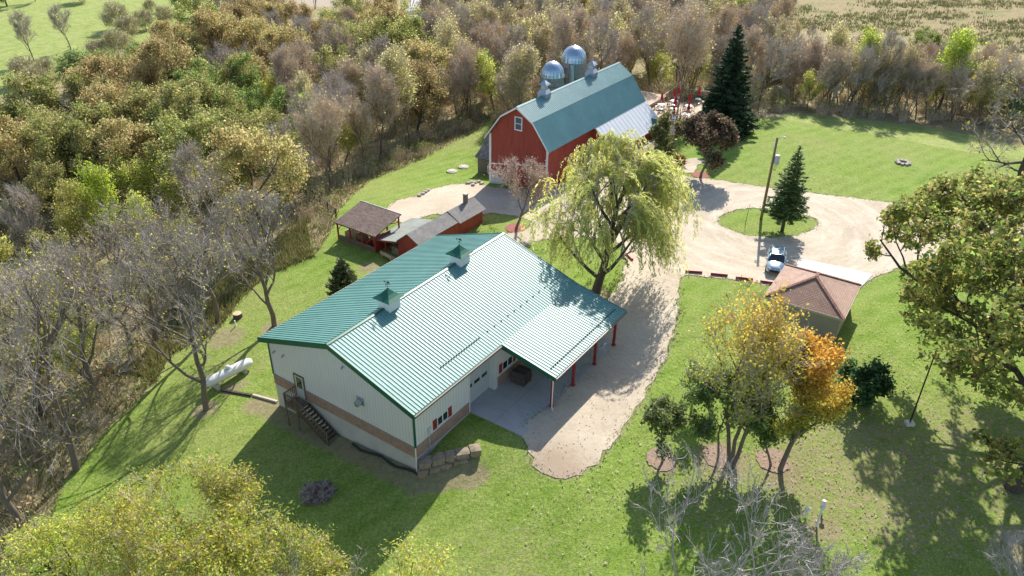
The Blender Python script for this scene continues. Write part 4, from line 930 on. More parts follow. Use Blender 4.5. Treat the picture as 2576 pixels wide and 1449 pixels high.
MB().box(-2.4, 2.4, hy-.3, hy-.26, 0, 2.2).build('garage_door', M['white'], Gg)
sl = poly([(2011, 651), (2196, 691), (2160, 730), (1990, 690)])
struct(sheet('concrete_apron', sl, M['apron'], .085, (), .8, .01, 30))
# ------------------------------------------------------------------ car
def car():
    cx, cy, ang = 26.75, 67.75, R(19)
    C = thing('parked_car', 'silver blue car parked nose towards the red timber kerbs beside the garage', 'car', (cx, cy, Z(cx, cy)+.05), -ang)
    # front is -y. sections: y, half width, z bottom, z belt(top of body)
    sec = [(-2.32, .62, .38, .62), (-2.26, .74, .3, .74), (-2.05, .84, .24, .86), (-1.5, .9, .22, .95), (-.95, .915, .22, 1.02), (0, .92, .22, 1.05), (1.0, .92, .22, 1.07), (1.8, .9, .24, 1.08), (2.2, .85, .3, 1.02), (2.32, .75, .42, .9)]
    mb = MB(); n = len(mb.v); k = 12
    for y, hw, z0, z1 in sec:
        pr = [(-.8*hw, z0), (-hw, z0+.12), (-hw*1.0, (z0+z1)/2), (-hw*.985, z1-.12), (-hw*.9, z1-.02), (-hw*.45, z1+.03), (hw*.45, z1+.03), (hw*.9, z1-.02), (hw*.985, z1-.12), (hw, (z0+z1)/2), (hw, z0+.12), (.8*hw, z0)]
        mb.v += [(x, y, z) for x, z in pr]
    for i in range(len(sec)-1):
        for j in range(k): a_, b_ = n+i*k+j, n+i*k+(j+1) % k; mb.f.append((a_, b_, b_+k, a_+k))
    mb.f.append(tuple(range(n, n+k))); mb.f.append(tuple(n+(len(sec)-1)*k+j for j in range(k))[::-1])
    mb.build('body', M['carpaint'], C, smooth=True)
    # greenhouse glass and roof
    gs = [(-1.12, .78, .98, 1.0), (-.35, .72, 1.0, 1.5), (.5, .7, 1.0, 1.56), (1.4, .68, 1.0, 1.52), (2.1, .68, 1.0, 1.1)]
    gl = MB()
    for (y0, w0, b0, t0), (y1, w1, b1, t1) in zip(gs, gs[1:]):
        q = lambda y, w_, b_, t: [(-w_*1.12, y, b_), (-w_*.92, y, t), (w_*.92, y, t), (w_*1.12, y, b_)]
        a_, c_ = q(y0, w0, b0, t0), q(y1, w1, b1, t1)
        for j in range(3): gl.quad(a_[j], a_[j+1], c_[j+1], c_[j])
    gl.build('windows', M['glass'], C)
    rf = MB(); pr = [(-.42, .665, 1.5), (.5, .66, 1.575), (1.42, .64, 1.535), (1.6, .62, 1.46)]
    for (y0, w0, z0), (y1, w1, z1) in zip(pr, pr[1:]):
        for (xa, za_), (xb, zb_) in (((-1, -.03), (-.8, .015)), ((-.8, .015), (.8, .015)), ((.8, .015), (1, -.03))): rf.quad((xa*w0, y0, z0+za_), (xb*w0, y0, z0+zb_), (xb*w1, y1, z1+zb_), (xa*w1, y1, z1+za_))
    for s in (-1, 1):
        rf.bar((s*.86, -1.1, 1.0), (s*.66, -.38, 1.49), .06); rf.bar((s*.82, .45, 1.03), (s*.655, .45, 1.54), .07, .05); rf.bar((s*.78, 2.05, 1.05), (s*.62, 1.5, 1.5), .09); rf.bar((s*.67, -.35, 1.5), (s*.63, 1.5, 1.51), .05)
    rf.build('roof', M['carpaint'], C, smooth=True)
    for s in (-1, 1):
        for y in (-1.4, 1.4):
            w_ = MB().tube([(s*.72, y, .34), (s*.93, y, .34)], .34, 18).build('wheel', M['tyre'], C); MB().tube([(s*.931, y, .34), (s*.94, y, .34)], .21, 14).build('rim', M['fan'], w_)
        MB().box(s*.98-.12, s*.98+.12, -.72, -.6, .98, 1.1).build('mirror', M['carpaint'], C, bevel=.03)
        MB().bar((s*.45, -2.27, .7), (s*.78, -2.08, .74), .08, .14).build('headlight', M['lamp'], C); MB().bar((s*.6, 2.3, .86), (s*.84, 2.16, .9), .08, .16).build('tail_light', M['tail'], C)
    MB().box(-.45, .45, -2.345, -2.3, .44, .62).build('grille', M['black'], C)
car()
# ------------------------------------------------------------------ timber kerbs
z6 = lambda x, y: gp((2000+x*.41615)/1.1925, (380+y*.41615)/1.1925)
LBK = ['red timber parking kerb farthest left, at the corner of the small lawn', 'red timber parking kerb second from the left beside the small lawn', 'red timber parking kerb third from the left before the small lawn', 'red timber parking kerb in front of the parked car by the garage']
for (a_, b_), lb in zip((((135, 1050), (255, 1058)), ((317, 1068), (438, 1080)), ((497, 1095), (620, 1108)), ((673, 1122), (790, 1138))), LBK):
    p0, p1 = z6(*a_), z6(*b_); tag(MB().bar((p0.x, p0.y, p0.z+.17), (p1.x, p1.y, p1.z+.17), .2, .24).build('parking_kerb', M['red'], bevel=.015), lb, 'kerb', 'red timber kerbs along the small lawn')
p0, p1 = gp(1575, 640), gp(1591, 656); tag(MB().bar((p0.x, p0.y, .17), (p1.x, p1.y, .17), .2, .24).build('parking_kerb', M['red'], bevel=.015), 'single red timber kerb under the hanging willow branches', 'kerb')
# ------------------------------------------------------------------ utility pole
U_ = thing('utility_pole', 'tall wooden utility pole with grey transformer on the grass island', 'utility pole', (28.36, 78.84, Z(28.36, 78.84)))
MB().tube([(0, 0, -.5), (0, 0, 9.7)], [.17, .12], 12).build('pole', M['polewood'], U_, smooth=True)
MB().lathe([(.26, 0), (.28, .05), (.28, .95), (.22, 1.02), (.05, 1.04)], sides=16).build('transformer', M['boxgrey'], U_, loc=(.42, -.05, 6.7))
MB().box(.1, .2, -.1, .1, 6.8, 7.6).build('bracket', M['fan'], U_)
MB().tube([(.08, 0, 9.5), (.5, 0, 9.75), (.75, 0, 9.72)], .03, 6).lathe([(.1, -.08), (.12, .04), (.05, .1)], (.78, 0, 9.68), 10).build('lamp_arm', M['fan'], U_)
for z in (8.9, 8.6): MB().lathe([(.04, 0), (.08, .05), (.05, .1), (.08, .15), (.03, .22)], (-.28, 0, z), 10).bar((-.28, 0, z+.02), (-.1, 0, z-.05), .03).build('insulator', M['white'], U_)
mb = MB()
for k in range(3): mb.tube([(.3+k*.1, 0, 6.7), (.3+k*.12, .02, 6.2), (.34+k*.1, 0, 5.9), (.15, 0, 6.1)], .015, 5)
mb.build('cables', M['black'], U_)
q0, q1 = gp(1874.5, 565.5), None
t = thing('thin_stake', 'thin leaning wooden stake near the left end of the grass island', 'stake', q0); MB().tube([(0, 0, -.1), (.05, .02, 1.2), (.13, .05, 2.6)], [.035, .03, .012], 6).build('rod', M['wood'], t)
# fire ring
q = gp(2271, 411); t = thing('fire_ring', 'ring of grey stones around a fire pit on the far lawn', 'fire pit', q)
for k in range(9):
    a_ = k*2*math.pi/9; o_ = link('stone', boulder(.55, .4, .32, 90+k), M['palerock'], t); o_.location = (.75*math.cos(a_), .75*math.sin(a_), .12); o_.rotation_euler = (0, 0, a_)
MB().lathe([(.55, .03), (.1, .05)], sides=14).build('ash_bed', M['mulch'], t)
# white capped vent pipes
for (u, v, h_, lb) in ((2054, 1325, 1.75, 'taller white vent pipe with a round cap on the shaded lawn'), (2066, 1288, .9, 'short white vent pipe just behind the taller one'), (2026, 1302, .8, 'short white vent pipe alone on the left of the other two')):
    q = gp(u, v); t = thing('vent_pipe', lb, 'pipe', q); MB().tube([(0, 0, -.2), (0, 0, h_)], .06, 10).build('pipe', M['white'], t); MB().lathe([(.06, h_-.08), (.16, h_-.05), (.16, h_+.08), (.1, h_+.14), (.02, h_+.15)], sides=14).build('cap', M['tankwhite'], t)
# thin metal pole on a concrete foot
q = gp(2287, 1068); t = thing('metal_pole', 'slender dark metal pole on a concrete foot beside the big oak', 'pole', q)
MB().box(-.3, .3, -.25, .25, -.2, .25).build('footing', M['apron'], t); MB().tube([(0, 0, .25), (0, 0, 7.0)], [.06, .045], 8).build('shaft', M['black'], t)
# ------------------------------------------------------------------ trees
def unit(v): return v/(np.linalg.norm(v, axis=-1, keepdims=True)+1e-9)
def skel(seed, H, R, base=.3, n=(9, 5, 4), ang=(55, 45, 42), ratio=(.55, .5), up=.2, wob=.12, r0=None, stems=1, lean=0., spreadlow=.6, steps=(8, 5, 4, 3), fork=None, env=True):
    """tapered trunk and limbs as poly-lines: list of (points, radii, level)"""
    r = np.random.default_rng(seed); r0 = r0 or .018*H+.02; out = []
    zc = H*(base+1)/2; rz = H*(1-base)/2*1.08
    def fit(p, d, L):
        if not env: return L
        for _ in range(6):
            q = p+d*L
            if (q[0]**2+q[1]**2)/R**2+((q[2]-zc)/rz)**2 <= 1.0: break
            L *= .8
        return L
    def rec(p, d, L, rad, lv):
        k = steps[min(lv, len(steps)-1)]; pts = [p]; rr = [rad]; dd = d
        for i in range(k):
            dd = unit(dd+r.normal(0, wob, 3)+np.array([0, 0, up*(.5 if lv else .15)]))
            pts.append(pts[-1]+dd*L/k); rr.append(max(.012, rad*(1-.78*(i+1)/k)))
        out.append((np.array(pts), np.array(rr), lv))
        if lv >= len(n): return
        m = n[lv]; a0 = r.uniform(0, 6.28)
        for j in range(m):
            t = (base*.9+(1-base*.9)*(j+.5+r.uniform(-.3, .3))/m) if lv == 0 else .3+.7*(j+r.uniform(.2, .9))/m
            t = min(max(t, .05), .99); x = t*k; i = min(int(x), k-1); f = x-i
            q = pts[i]*(1-f)+pts[i+1]*f; ax = unit(pts[i+1]-pts[i]); rq = rr[i]*(1-f)+rr[i+1]*f
            b = unit(np.cross(ax, r.normal(0, 1, 3)) if lv else np.array([math.cos(a0+j*2.4), math.sin(a0+j*2.4), 0]))
            a = R_(ang[lv]*r.uniform(.75, 1.25)*(1 if lv else (1.15-.45*t)))
            d2 = unit(ax*math.cos(a)+b*math.sin(a)+np.array([0, 0, up*.6]))
            L2 = (R*1.15*(spreadlow+(1-spreadlow)*math.sin(math.pi*min(1, t*.9+.1))) if lv == 0 else L*ratio[min(lv-1, len(ratio)-1)]*r.uniform(.75, 1.25)*(1.15-.35*t))
            L2 = fit(q, d2, L2)
            if L2 > .25: rec(q, d2, L2, min(rq*.8, max(.016, rad*(.55 if lv else .5)*r.uniform(.8, 1.1))), lv+1)
    R_ = math.radians
    for s in range(stems):
        a = r.uniform(0, 6.28); l = lean if stems == 1 else .22+lean
        rec(np.array([.15*math.cos(a)*(stems > 1), .15*math.sin(a)*(stems > 1), -.3]), unit(np.array([l*math.cos(a), l*math.sin(a), 1])), H*(.88 if stems == 1 else .8*r.uniform(.8, 1)), r0*(1 if stems == 1 else .7), 0)
    return out
def tubes(paths, sides):
    V, F, n = [], [], 0
    for pts, rad, lv in paths:
        k = len(pts); s = sides[min(lv, len(sides)-1)]
        d = np.gradient(pts, axis=0); d = unit(d); ref = np.array([0, 0, 1.]) if abs(d[0, 2]) < .9 else np.array([1., 0, 0])
        x = unit(np.cross(d, ref)); y = np.cross(d, x); a = np.arange(s)*2*np.pi/s
        ring = pts[:, None]+(x[:, None]*np.cos(a)[None, :, None]+y[:, None]*np.sin(a)[None, :, None])*rad[:, None, None]
        V.append(ring.reshape(-1, 3)); i, j = np.meshgrid(np.arange(k-1), np.arange(s), indexing='ij'); j2 = (j+1) % s
        F.append(np.stack([i*s+j, i*s+j2, (i+1)*s+j2, (i+1)*s+j], -1).reshape(-1, 4)+n); n += k*s
    if not V: return np.zeros((0, 3)), np.zeros((0, 4), int)
    return np.concatenate(V), np.concatenate(F)
def rhombs(P, A, B, ln, wd):             # flat leaves at P: long axis A, cross axis B
    n = len(P); ln = np.broadcast_to(ln, n)[:, None]; wd = np.broadcast_to(wd, n)[:, None]
    V = np.stack([P-A*ln, P+B*wd, P+A*ln, P-B*wd], 1).reshape(-1, 3)
    return V, np.arange(4*n).reshape(-1, 4)
def pick(paths, lvmin, count, sig, r, tmin=.25):
    ps = [p for p in paths if p[2] >= lvmin]
    L = np.array([np.linalg.norm(p[0][-1]-p[0][0])+.1 for p in ps]); idx = r.choice(len(ps), count, p=L/L.sum()); t = r.uniform(tmin, 1, count)
    P = np.empty((count, 3)); D = np.empty((count, 3))
    for c, (i, tt) in enumerate(zip(idx, t)):
        q = ps[i][0]; x = tt*(len(q)-1); k = min(int(x), len(q)-2); P[c] = q[k]+(q[k+1]-q[k])*(x-k); D[c] = q[k+1]-q[k]
    return P+r.normal(0, 1, (count, 3))*sig, unit(D), idx
def palette(cols, r, idx, jit=.22):      # colour differs by spray as well as by leaf
    cols = np.array(cols); c = cols[(r.integers(0, len(cols), len(idx))*(r.random(len(idx)) < .5)+(idx*7919 % len(cols))*1) % len(cols)]
    return c*np.clip(r.normal(1, jit, (len(idx), 1)), .45, 1.7)*(1+.25*np.sin(idx*1.7))[:, None]
def mesh_np(name, V, F, mats, mi=None, col=None, smooth=False):
    me = bpy.data.meshes.new(name); n = len(V); m = len(F)
    me.vertices.add(n); me.vertices.foreach_set('co', V.astype(np.float32).ravel())
    me.loops.add(m*4); me.loops.foreach_set('vertex_index', F.astype(np.int32).ravel())
    me.polygons.add(m); me.polygons.foreach_set('loop_start', np.arange(0, m*4, 4, dtype=np.int32)); me.polygons.foreach_set('loop_total', np.full(m, 4, dtype=np.int32))
    for x in mats: me.materials.append(x)
    if mi is not None: me.polygons.foreach_set('material_index', mi.astype(np.int32))
    if col is not None:
        c = me.color_attributes.new('Col', 'FLOAT_COLOR', 'POINT'); c.data.foreach_set('color', np.concatenate([col, np.ones((n, 1))], 1).astype(np.float32).ravel())
    me.update(calc_edges=True); return me
def build_tree(seed, H, R, leaf=None, count=0, size=.2, asp=.6, cols=None, sprays=0, spl=.8, spw=.016, trunklv=1, bark='bark', twig='twig', sig=.25, lvmin=None, colfn=None, mat='leaf', flat=.5, sides=(8, 5, 3, 3), keep=None, shear=0., **kw):
    """returns (trunk mesh, crown mesh)"""
    paths = skel(seed, H, R, **kw); r = np.random.default_rng(seed+1000)
    for p_, _, _ in paths: p_[:, 0] += shear*np.clip(p_[:, 2], 0, 99)
    tv, tf = tubes([p for p in paths if p[2] <= trunklv], sides)
    tm = mesh_np('trunk', tv, tf, [M[bark]]); tm.polygons.foreach_set('use_smooth', [True]*len(tm.polygons))
    V, F, MI, C = [], [], [], []; n = 0
    def add(v, f, mi, c):
        nonlocal n
        V.append(v); F.append(f+n); MI.append(np.full(len(f), mi)); C.append(c); n += len(v)
    v, f = tubes([p for p in paths if p[2] > trunklv], sides); add(v, f, 0, np.full((len(v), 3), .1))
    mx = max(p[2] for p in paths); lvmin = mx-1 if lvmin is None else lvmin
    if sprays:
        P, D, _ = pick(paths, max(1, mx-1), sprays, .02, r, .2); d = unit(D+r.normal(0, .55, P.shape)+np.array([0, 0, .25])); ln = spl*r.uniform(.4, 1.2, sprays)
        s = unit(np.cross(d, r.normal(0, 1, P.shape))); e = P+d*ln[:, None]; m_ = P+d*ln[:, None]*.5+r.normal(0, .04, P.shape)
        wv = spw*r.uniform(.6, 1.3, (sprays, 1))
        v = np.stack([P-s*wv, P+s*wv, m_+s*wv*.75, m_-s*wv*.75, e+s*wv*.35, e-s*wv*.35], 1).reshape(-1, 3); k = np.arange(sprays)[:, None]*6
        f = np.concatenate([k+np.array([[0, 1, 2, 3]]), k+np.array([[3, 2, 4, 5]])]); add(v, f, 0, np.full((len(v), 3), .1))
    if count:
        P, D, idx = pick(paths, lvmin, count, sig, r)
        if keep is not None: k = keep(P, idx, r); P, D, idx = P[k], D[k], idx[k]
        m_ = len(P); nrm = unit(r.normal(0, 1, P.shape)+np.array([0, 0, flat])); a = unit(np.cross(nrm, r.normal(0, 1, P.shape))); b = np.cross(nrm, a)
        ln = size*r.uniform(.6, 1.35, m_); v, f = rhombs(P, a, b, ln, ln*asp)
        c = colfn(P, idx, r) if colfn else palette(cols, r, idx); add(v, f, 1, np.repeat(c, 4, 0))
    V, F = np.concatenate(V), np.concatenate(F)
    return tm, mesh_np('crown', V, F, [M[twig], M[mat]], np.concatenate(MI), np.concatenate(C))
def plant(name, meshes, label, cat, loc, s=1., rot=0., group=None, sz=None, sink=0.):
    t = thing(name, label, cat, (loc[0], loc[1], loc[2]-sink), rot, group); t.scale = (s, s, sz or s)
    for nm, me in zip(('trunk', 'crown'), meshes):
        o_ = bpy.data.objects.new(nm, me); COL.objects.link(o_); o_.parent = t
    return t
# leaf base colours
OLIVE = [(.34, .37, .1), (.44, .42, .14), (.5, .42, .2), (.24, .3, .08)]
RUST = [(.5, .4, .18), (.54, .43, .2), (.42, .4, .15), (.36, .36, .12), (.56, .36, .18)]
DARKG = [(.2, .29, .07), (.26, .34, .09), (.33, .36, .11)]
YG = [(.5, .55, .12), (.56, .54, .13), (.4, .48, .1), (.6, .52, .14)]
BRIGHT = [(.46, .62, .06), (.58, .63, .08), (.4, .55, .06)]
POP = [(.58, .56, .22), (.62, .57, .25), (.5, .47, .22), (.56, .46, .25)]
LOC = [(.55, .62, .1), (.64, .63, .1), (.7, .6, .08), (.46, .57, .1), (.4, .5, .1)]
WIL = [(.5, .52, .16), (.6, .58, .22), (.42, .45, .13), (.64, .56, .16), (.56, .55, .3)]

# --- hero trees
q = gp(1497, 735)
def willow(seed, H, R):
    paths = skel(seed, H*.95, R*.86, base=.12, n=(16, 7, 5), ang=(60, 42, 40), up=.24, wob=.09, r0=.45, spreadlow=.75)
    for p_, _, _ in paths: k_ = np.clip(p_[:, 2], 0, 99); p_[:, 0] += .12*k_; p_[:, 1] += .27*k_
    r = np.random.default_rng(seed+5); tv, tf = tubes([p for p in paths if p[2] <= 1], (10, 6, 4)); tm = mesh_np('trunk', tv, tf, [M['barkdark']]); tm.polygons.foreach_set('use_smooth', [True]*len(tm.polygons))
    v0, f0 = tubes([p for p in paths if p[2] > 1], (4, 4, 3, 3)); V, F, C, MI = [v0], [f0], [np.full((len(v0), 3), .1)], [np.zeros(len(f0))]; n = len(v0)
    ns = 2050; P, D, idx = pick(paths, 1, ns, .15, r, .4)
    keep = r.random(ns) < np.clip(.6+.55*np.sin(np.arctan2(P[:, 1], P[:, 0])*4+P[:, 2]*1.1), .2, 1); P, D, idx = P[keep], D[keep], idx[keep]; ns = len(P)
    out = unit(np.c_[P[:, :2], np.zeros(ns)]); rad = np.hypot(P[:, 0], P[:, 1])
    L = np.clip(r.uniform(1.6, 7., ns)*np.clip(.5+rad/R*.75, .4, 1.3), 0, np.maximum(P[:, 2]-r.uniform(.8, 3.4, ns), .6))
    K = 12; Q = P.copy(); d = unit(out*.9+D*.5+np.array([0, 0, .5])); sw = r.normal(0, .12, (ns, 3))+np.array([.1, -.04, 0])
    for k in range(K):
        d = unit(d+np.array([0, 0, -.42])+sw*.35); st = d*(L/K)[:, None]; mid = Q+st*.5
        for rep in range(4):
            p_ = Q+st*r.uniform(0, 1, (ns, 1))+r.normal(0, .07, (ns, 3)); a = unit(d*.9+r.normal(0, .4, (ns, 3))); b = unit(np.cross(a, r.normal(0, 1, (ns, 3))))
            ln = r.uniform(.13, .27, ns); v, f = rhombs(p_, a, b, ln, ln*.2); V.append(v); F.append(f+n); n += len(v); MI.append(np.ones(len(f)))
            c = palette(WIL, r, idx, .15); C.append(np.repeat(c, 4, 0))
        Q = Q+st
    return tm, mesh_np('crown', np.concatenate(V), np.concatenate(F), [M['twig'], M['leaf']], np.concatenate(MI), np.concatenate(C))
plant('willow_tree', willow(21, 14.2, 7.6), 'huge weeping willow with yellow-green hanging strands beside the gravel drive', 'tree', q)

def conifer(seed, H, R, dens, cols, base=.06, droop=.35, nl=.32, twist=1., nw=.28):
    r = np.random.default_rng(seed); tr = [(np.array([[0, 0, -.3], [0, 0, H*.5], [0, 0, H*.98]]), np.array([.02*H+.03, .012*H+.02, .015]), 0)]
    tv, tf = tubes(tr, (8,)); tm = mesh_np('trunk', tv, tf, [M['barkdark']]); br = []; V, F, C = [], [], []; n = 0; z = H*base
    while z < H*.985:
        t = (z-H*base)/(H*(1-base)); Rz = R*(1-t)**.85*r.uniform(.82, 1.08)*(1 if t > .06 else .75)+.12; nb = max(4, int(9*(1-t)+4)); a0 = r.uniform(0, 6.28)
        for j in range(nb):
            a = a0+j*6.283/nb+r.uniform(-.25, .25); L = Rz*r.uniform(.72, 1.1); o = np.array([math.cos(a), math.sin(a), 0]); sd_ = np.array([-math.sin(a), math.cos(a), 0])
            zz = z+r.uniform(-.12, .12); rise = .45*t-.12; ss = np.linspace(0, 1, 5); pts = np.array([0, 0, zz])+o*(ss*L)[:, None]+np.array([0, 0, 1])*(rise*ss*L-droop*.35*L*ss**2+.1*L*ss**4)[:, None]
            br.append((pts, np.linspace(.03, .008, 5), 1)); m = max(6, int(dens*L))
            tt = r.uniform(.12, 1, m)**.8; x = tt*4; k = np.minimum(x.astype(int), 3); P = pts[k]+(pts[k+1]-pts[k])*(x-k)[:, None]; D = unit(pts[k+1]-pts[k])
            wd = (1-tt*.75)*L*.36*r.uniform(-1, 1, m); P = P+sd_*wd[:, None]-D*np.abs(wd)[:, None]*.3+np.c_[np.zeros(m), np.zeros(m), -np.abs(wd)*.3+r.normal(0, .05, m)]
            A = unit(D*.8+sd_*np.sign(wd)[:, None]*.8+r.normal(0, .3*twist, (m, 3))); B = unit(np.cross(A, np.array([0, 0, 1])+r.normal(0, .6*twist, (m, 3)))); ln = nl*r.uniform(.6, 1.3, m)*(.6+.4*(1-t))
            v, f = rhombs(P, A, B, ln, ln*nw); V.append(v); F.append(f+n); n += len(v); c = np.array(cols)[r.integers(0, len(cols), m)]*np.clip(r.normal(1, .25, (m, 1)), .4, 1.8); C.append(np.repeat(c, 4, 0))
        z += H*.02*(1.5-t*.6)+.05
    v0, f0 = tubes(br, (4, 3)); V.append(v0); F.append(f0+n); C.append(np.full((len(v0), 3), .1)); m1 = n//4
    return tm, mesh_np('crown', np.concatenate(V), np.concatenate(F), [M['needle'], M['barkdark']], np.r_[np.zeros(m1), np.ones(len(f0))], np.concatenate(C))
q = gp(1817, 331); plant('spruce_tree', conifer(31, 15.4, 5.0, 46, [(.04, .085, .04), (.055, .11, .05), (.08, .13, .05), (.1, .14, .065)], .03, .5, .42, 1.3), 'tall dense dark spruce standing beside the terrace', 'tree', q)
q = gp(1967, 582); plant('spruce_tree', conifer(32, 9.9, 2.6, 15, [(.09, .16, .05), (.13, .2, .055), (.17, .24, .08)], .2, .3, .34), 'young open spruce on the oval grass island', 'tree', q)
q = gp(868, 745); plant('juniper_shrub', conifer(33, 4.2, 1.7, 30, [(.1, .14, .05), (.13, .17, .06), (.2, .21, .08)], .02, -.6, .28, 1.5), 'dark green juniper growing beside the left eave of the cream building', 'shrub', (q.x, q.y, Z(q.x, q.y)))

def oak_keep(P, idx, r): return (np.sin(idx*2.3)+r.normal(0, .35, len(idx))) > -.85
big = build_tree(41, 17, 14.5, count=62000, size=.165, asp=.62, cols=[(.26, .34, .07), (.34, .39, .1), (.42, .4, .12), (.48, .4, .15), (.18, .26, .06), (.38, .32, .14)], base=.2, n=(12, 7, 5, 4), ang=(72, 48, 45, 42), ratio=(.55, .55, .6), up=.1, wob=.2, r0=.6, trunklv=2, bark='barkdark', twig='barkdark', sig=.2, lvmin=3, spreadlow=1.0, keep=oak_keep, sprays=1200, spl=.6)
q = gp(2600, 1010); plant('oak_tree', big, 'huge spreading oak with olive and bronze leaves at the right edge', 'tree', q)
oak2 = build_tree(42, 14, 8.5, count=26000, size=.16, asp=.6, cols=[(.23, .3, .06), (.31, .31, .08), (.38, .31, .1), (.16, .2, .045)], base=.25, n=(10, 6, 5, 3), ang=(66, 48, 45, 40), ratio=(.55, .55, .6), up=.12, wob=.2, r0=.5, trunklv=2, bark='barkdark', twig='barkdark', sig=.22, lvmin=3, spreadlow=.75, keep=oak_keep)
q = gp(2800, 760); plant('oak_tree', oak2, 'second big oak behind the huge one, crossing the right edge above the drive', 'tree', q, 1.05, 1.)
q = gp(2545, 1225); plant('oak_tree', oak2, 'oak crossing the lower right edge below the huge oak', 'tree', q, 1.25, 2.6)
bo = build_tree(43, 16.5, 9.5, count=420, size=.2, cols=[(.4, .33, .05), (.3, .2, .05)], base=.2, n=(9, 6, 5, 4), ang=(75, 50, 45, 42), ratio=(.6, .55, .6), up=.05, wob=.24, r0=.5, trunklv=2, bark='barkdark', twig='twig', sprays=3800, spl=.9, spw=.016, spreadlow=.8)
q = gp(2545, 488); plant('bare_oak', bo, 'gnarled nearly bare oak in front of the far lawn at the right edge', 'tree', q, 1., .5)

# orange and yellow pair, small dark trees
def orange(lo, hi, wt):
    def f(P, idx, r):
        t = np.clip((P[:, 2]-lo)/(hi-lo)+r.normal(0, .16, len(P))+.25*np.sin(idx*1.3)*wt, 0, 1)[:, None]
        g, y, o_ = np.array([.3, .4, .08]), np.array([.66, .6, .1]), np.array([.84, .54, .1])
        return np.where(t < .5, g+(y-g)*t*2, y+(o_-y)*(t*2-1))*np.clip(r.normal(1, .2, (len(P), 1)), .5, 1.6)
    return f
q = gp(1838, 1168); plant('maple_tree', build_tree(51, 14.3, 4.5, count=8200, size=.1, asp=.65, base=.28, n=(12, 6, 5), ang=(46, 42, 42), ratio=(.5, .5), up=.3, trunklv=1, r0=.24, sig=.25, lvmin=1, sprays=900, spl=.6, colfn=orange(5.0, 15, .6), stems=3), 'multi-stemmed maple with thin yellow and orange leaves on the front lawn', 'tree', q)
q = gp(1961, 1182); plant('maple_tree', build_tree(52, 10.9, 3.0, shear=.1, count=15500, size=.105, asp=.65, base=.22, n=(11, 6, 5), ang=(40, 40, 42), ratio=(.5, .5), up=.35, trunklv=1, r0=.2, sig=.28, lvmin=1, colfn=orange(3.6, 9., .3)), 'dense upright maple, green below and bright orange on top, on the front lawn', 'tree', q)
sm = [build_tree(53+i, h_, r_, count=c_, size=.13, asp=.6, cols=[(.19, .27, .08), (.24, .31, .09), (.14, .2, .06)], base=.25, n=(8, 5, 4), up=.25, r0=.1, sig=.2, lvmin=1, sprays=250) for i, (h_, r_, c_) in enumerate(((5.1, 1.9, 2600), (7.0, 2.9, 6500), (6.0, 2.9, 6200), (4.4, 1.4, 1200)))]
for m_, (u, v), lb in zip(sm, ((1668, 1163), (1806, 1156), (1942, 1172), (1738, 1040)), ('small thin dark green tree in a leafy ring, leftmost on the front lawn', 'small dark green tree growing against the multi-stemmed maple', 'bushy dark green tree at the foot of the orange topped maple', 'tiny sparse green sapling on the lawn behind the small dark trees')):
    plant('small_tree', m_, lb, 'tree', gp(u, v))
q = gp(2160, 1005); plant('round_bush', build_tree(58, 3.4, 2.1, count=5200, size=.17, asp=.45, cols=[(.07, .16, .06), (.1, .2, .07), (.05, .12, .05)], base=.02, n=(10, 6, 4), ang=(70, 45, 40), r0=.1, sig=.2, lvmin=1), 'round dark green bush on the lawn behind the orange maple', 'bush', q)
q = gp(1900, 985); plant('round_bush', build_tree(59, 3.0, 1.3, count=1500, size=.14, asp=.5, cols=[(.18, .28, .08), (.24, .33, .1)], base=.05, n=(8, 5, 4), r0=.08, sig=.2, lvmin=1), 'light green bush between the two orange maples', 'bush', q)
CRD = [(.08, .1, .045), (.11, .11, .05), (.2, .11, .09), (.32, .2, .15), (.12, .09, .065)]
q = gp(1762, 446); plant('crabapple_tree', build_tree(61, 7.9, 3.9, count=9500, size=.17, asp=.6, cols=CRD, base=.22, n=(10, 6, 5), ang=(60, 45, 42), up=.2, r0=.2, sig=.25, lvmin=1), 'round dark purple-green crabapple in a red mulch ring before the barn', 'tree', q)
q = gp(1690, 415); plant('crabapple_tree', build_tree(62, 6.8, 3.2, count=6200, size=.16, asp=.6, cols=[(.2, .23, .07), (.26, .25, .09), (.34, .27, .15), (.14, .17, .06)], base=.22, n=(9, 6, 4), ang=(58, 45, 42), r0=.18, sig=.25, lvmin=1), 'lighter green crabapple beside the barn deck railing', 'tree', q)
q = gp(1297, 574); plant('crabapple_tree', build_tree(63, 7.6, 3.9, count=3000, size=.11, asp=.6, cols=[(.44, .3, .25), (.4, .3, .27), (.34, .25, .21)], base=.3, n=(10, 6, 5), ang=(50, 42, 42), up=.25, r0=.17, sig=.3, lvmin=1, sprays=3000, spl=.7, spw=.014, twig='twigbrown'), 'pinkish nearly bare crabapple before the red barn gable', 'tree', q)
for i, (u, v, lb) in enumerate(((1655, 455, 'low maroon shrub by the barn entrance path'), (1705, 420, 'orange-brown shrub beside the barn entrance path'), (1560, 452, 'red leaved shrub against the barn lean-to wall'))):
    q = gp(u, v); plant('low_shrub', build_tree(65+i, 1.7, 1.3, count=900, size=.12, cols=[(.16, .03, .03), (.1, .05, .03)] if i != 1 else [(.32, .16, .05), (.2, .13, .04)], base=.02, n=(8, 5), ang=(65, 45), r0=.05, sig=.15, lvmin=1), lb, 'shrub', q)

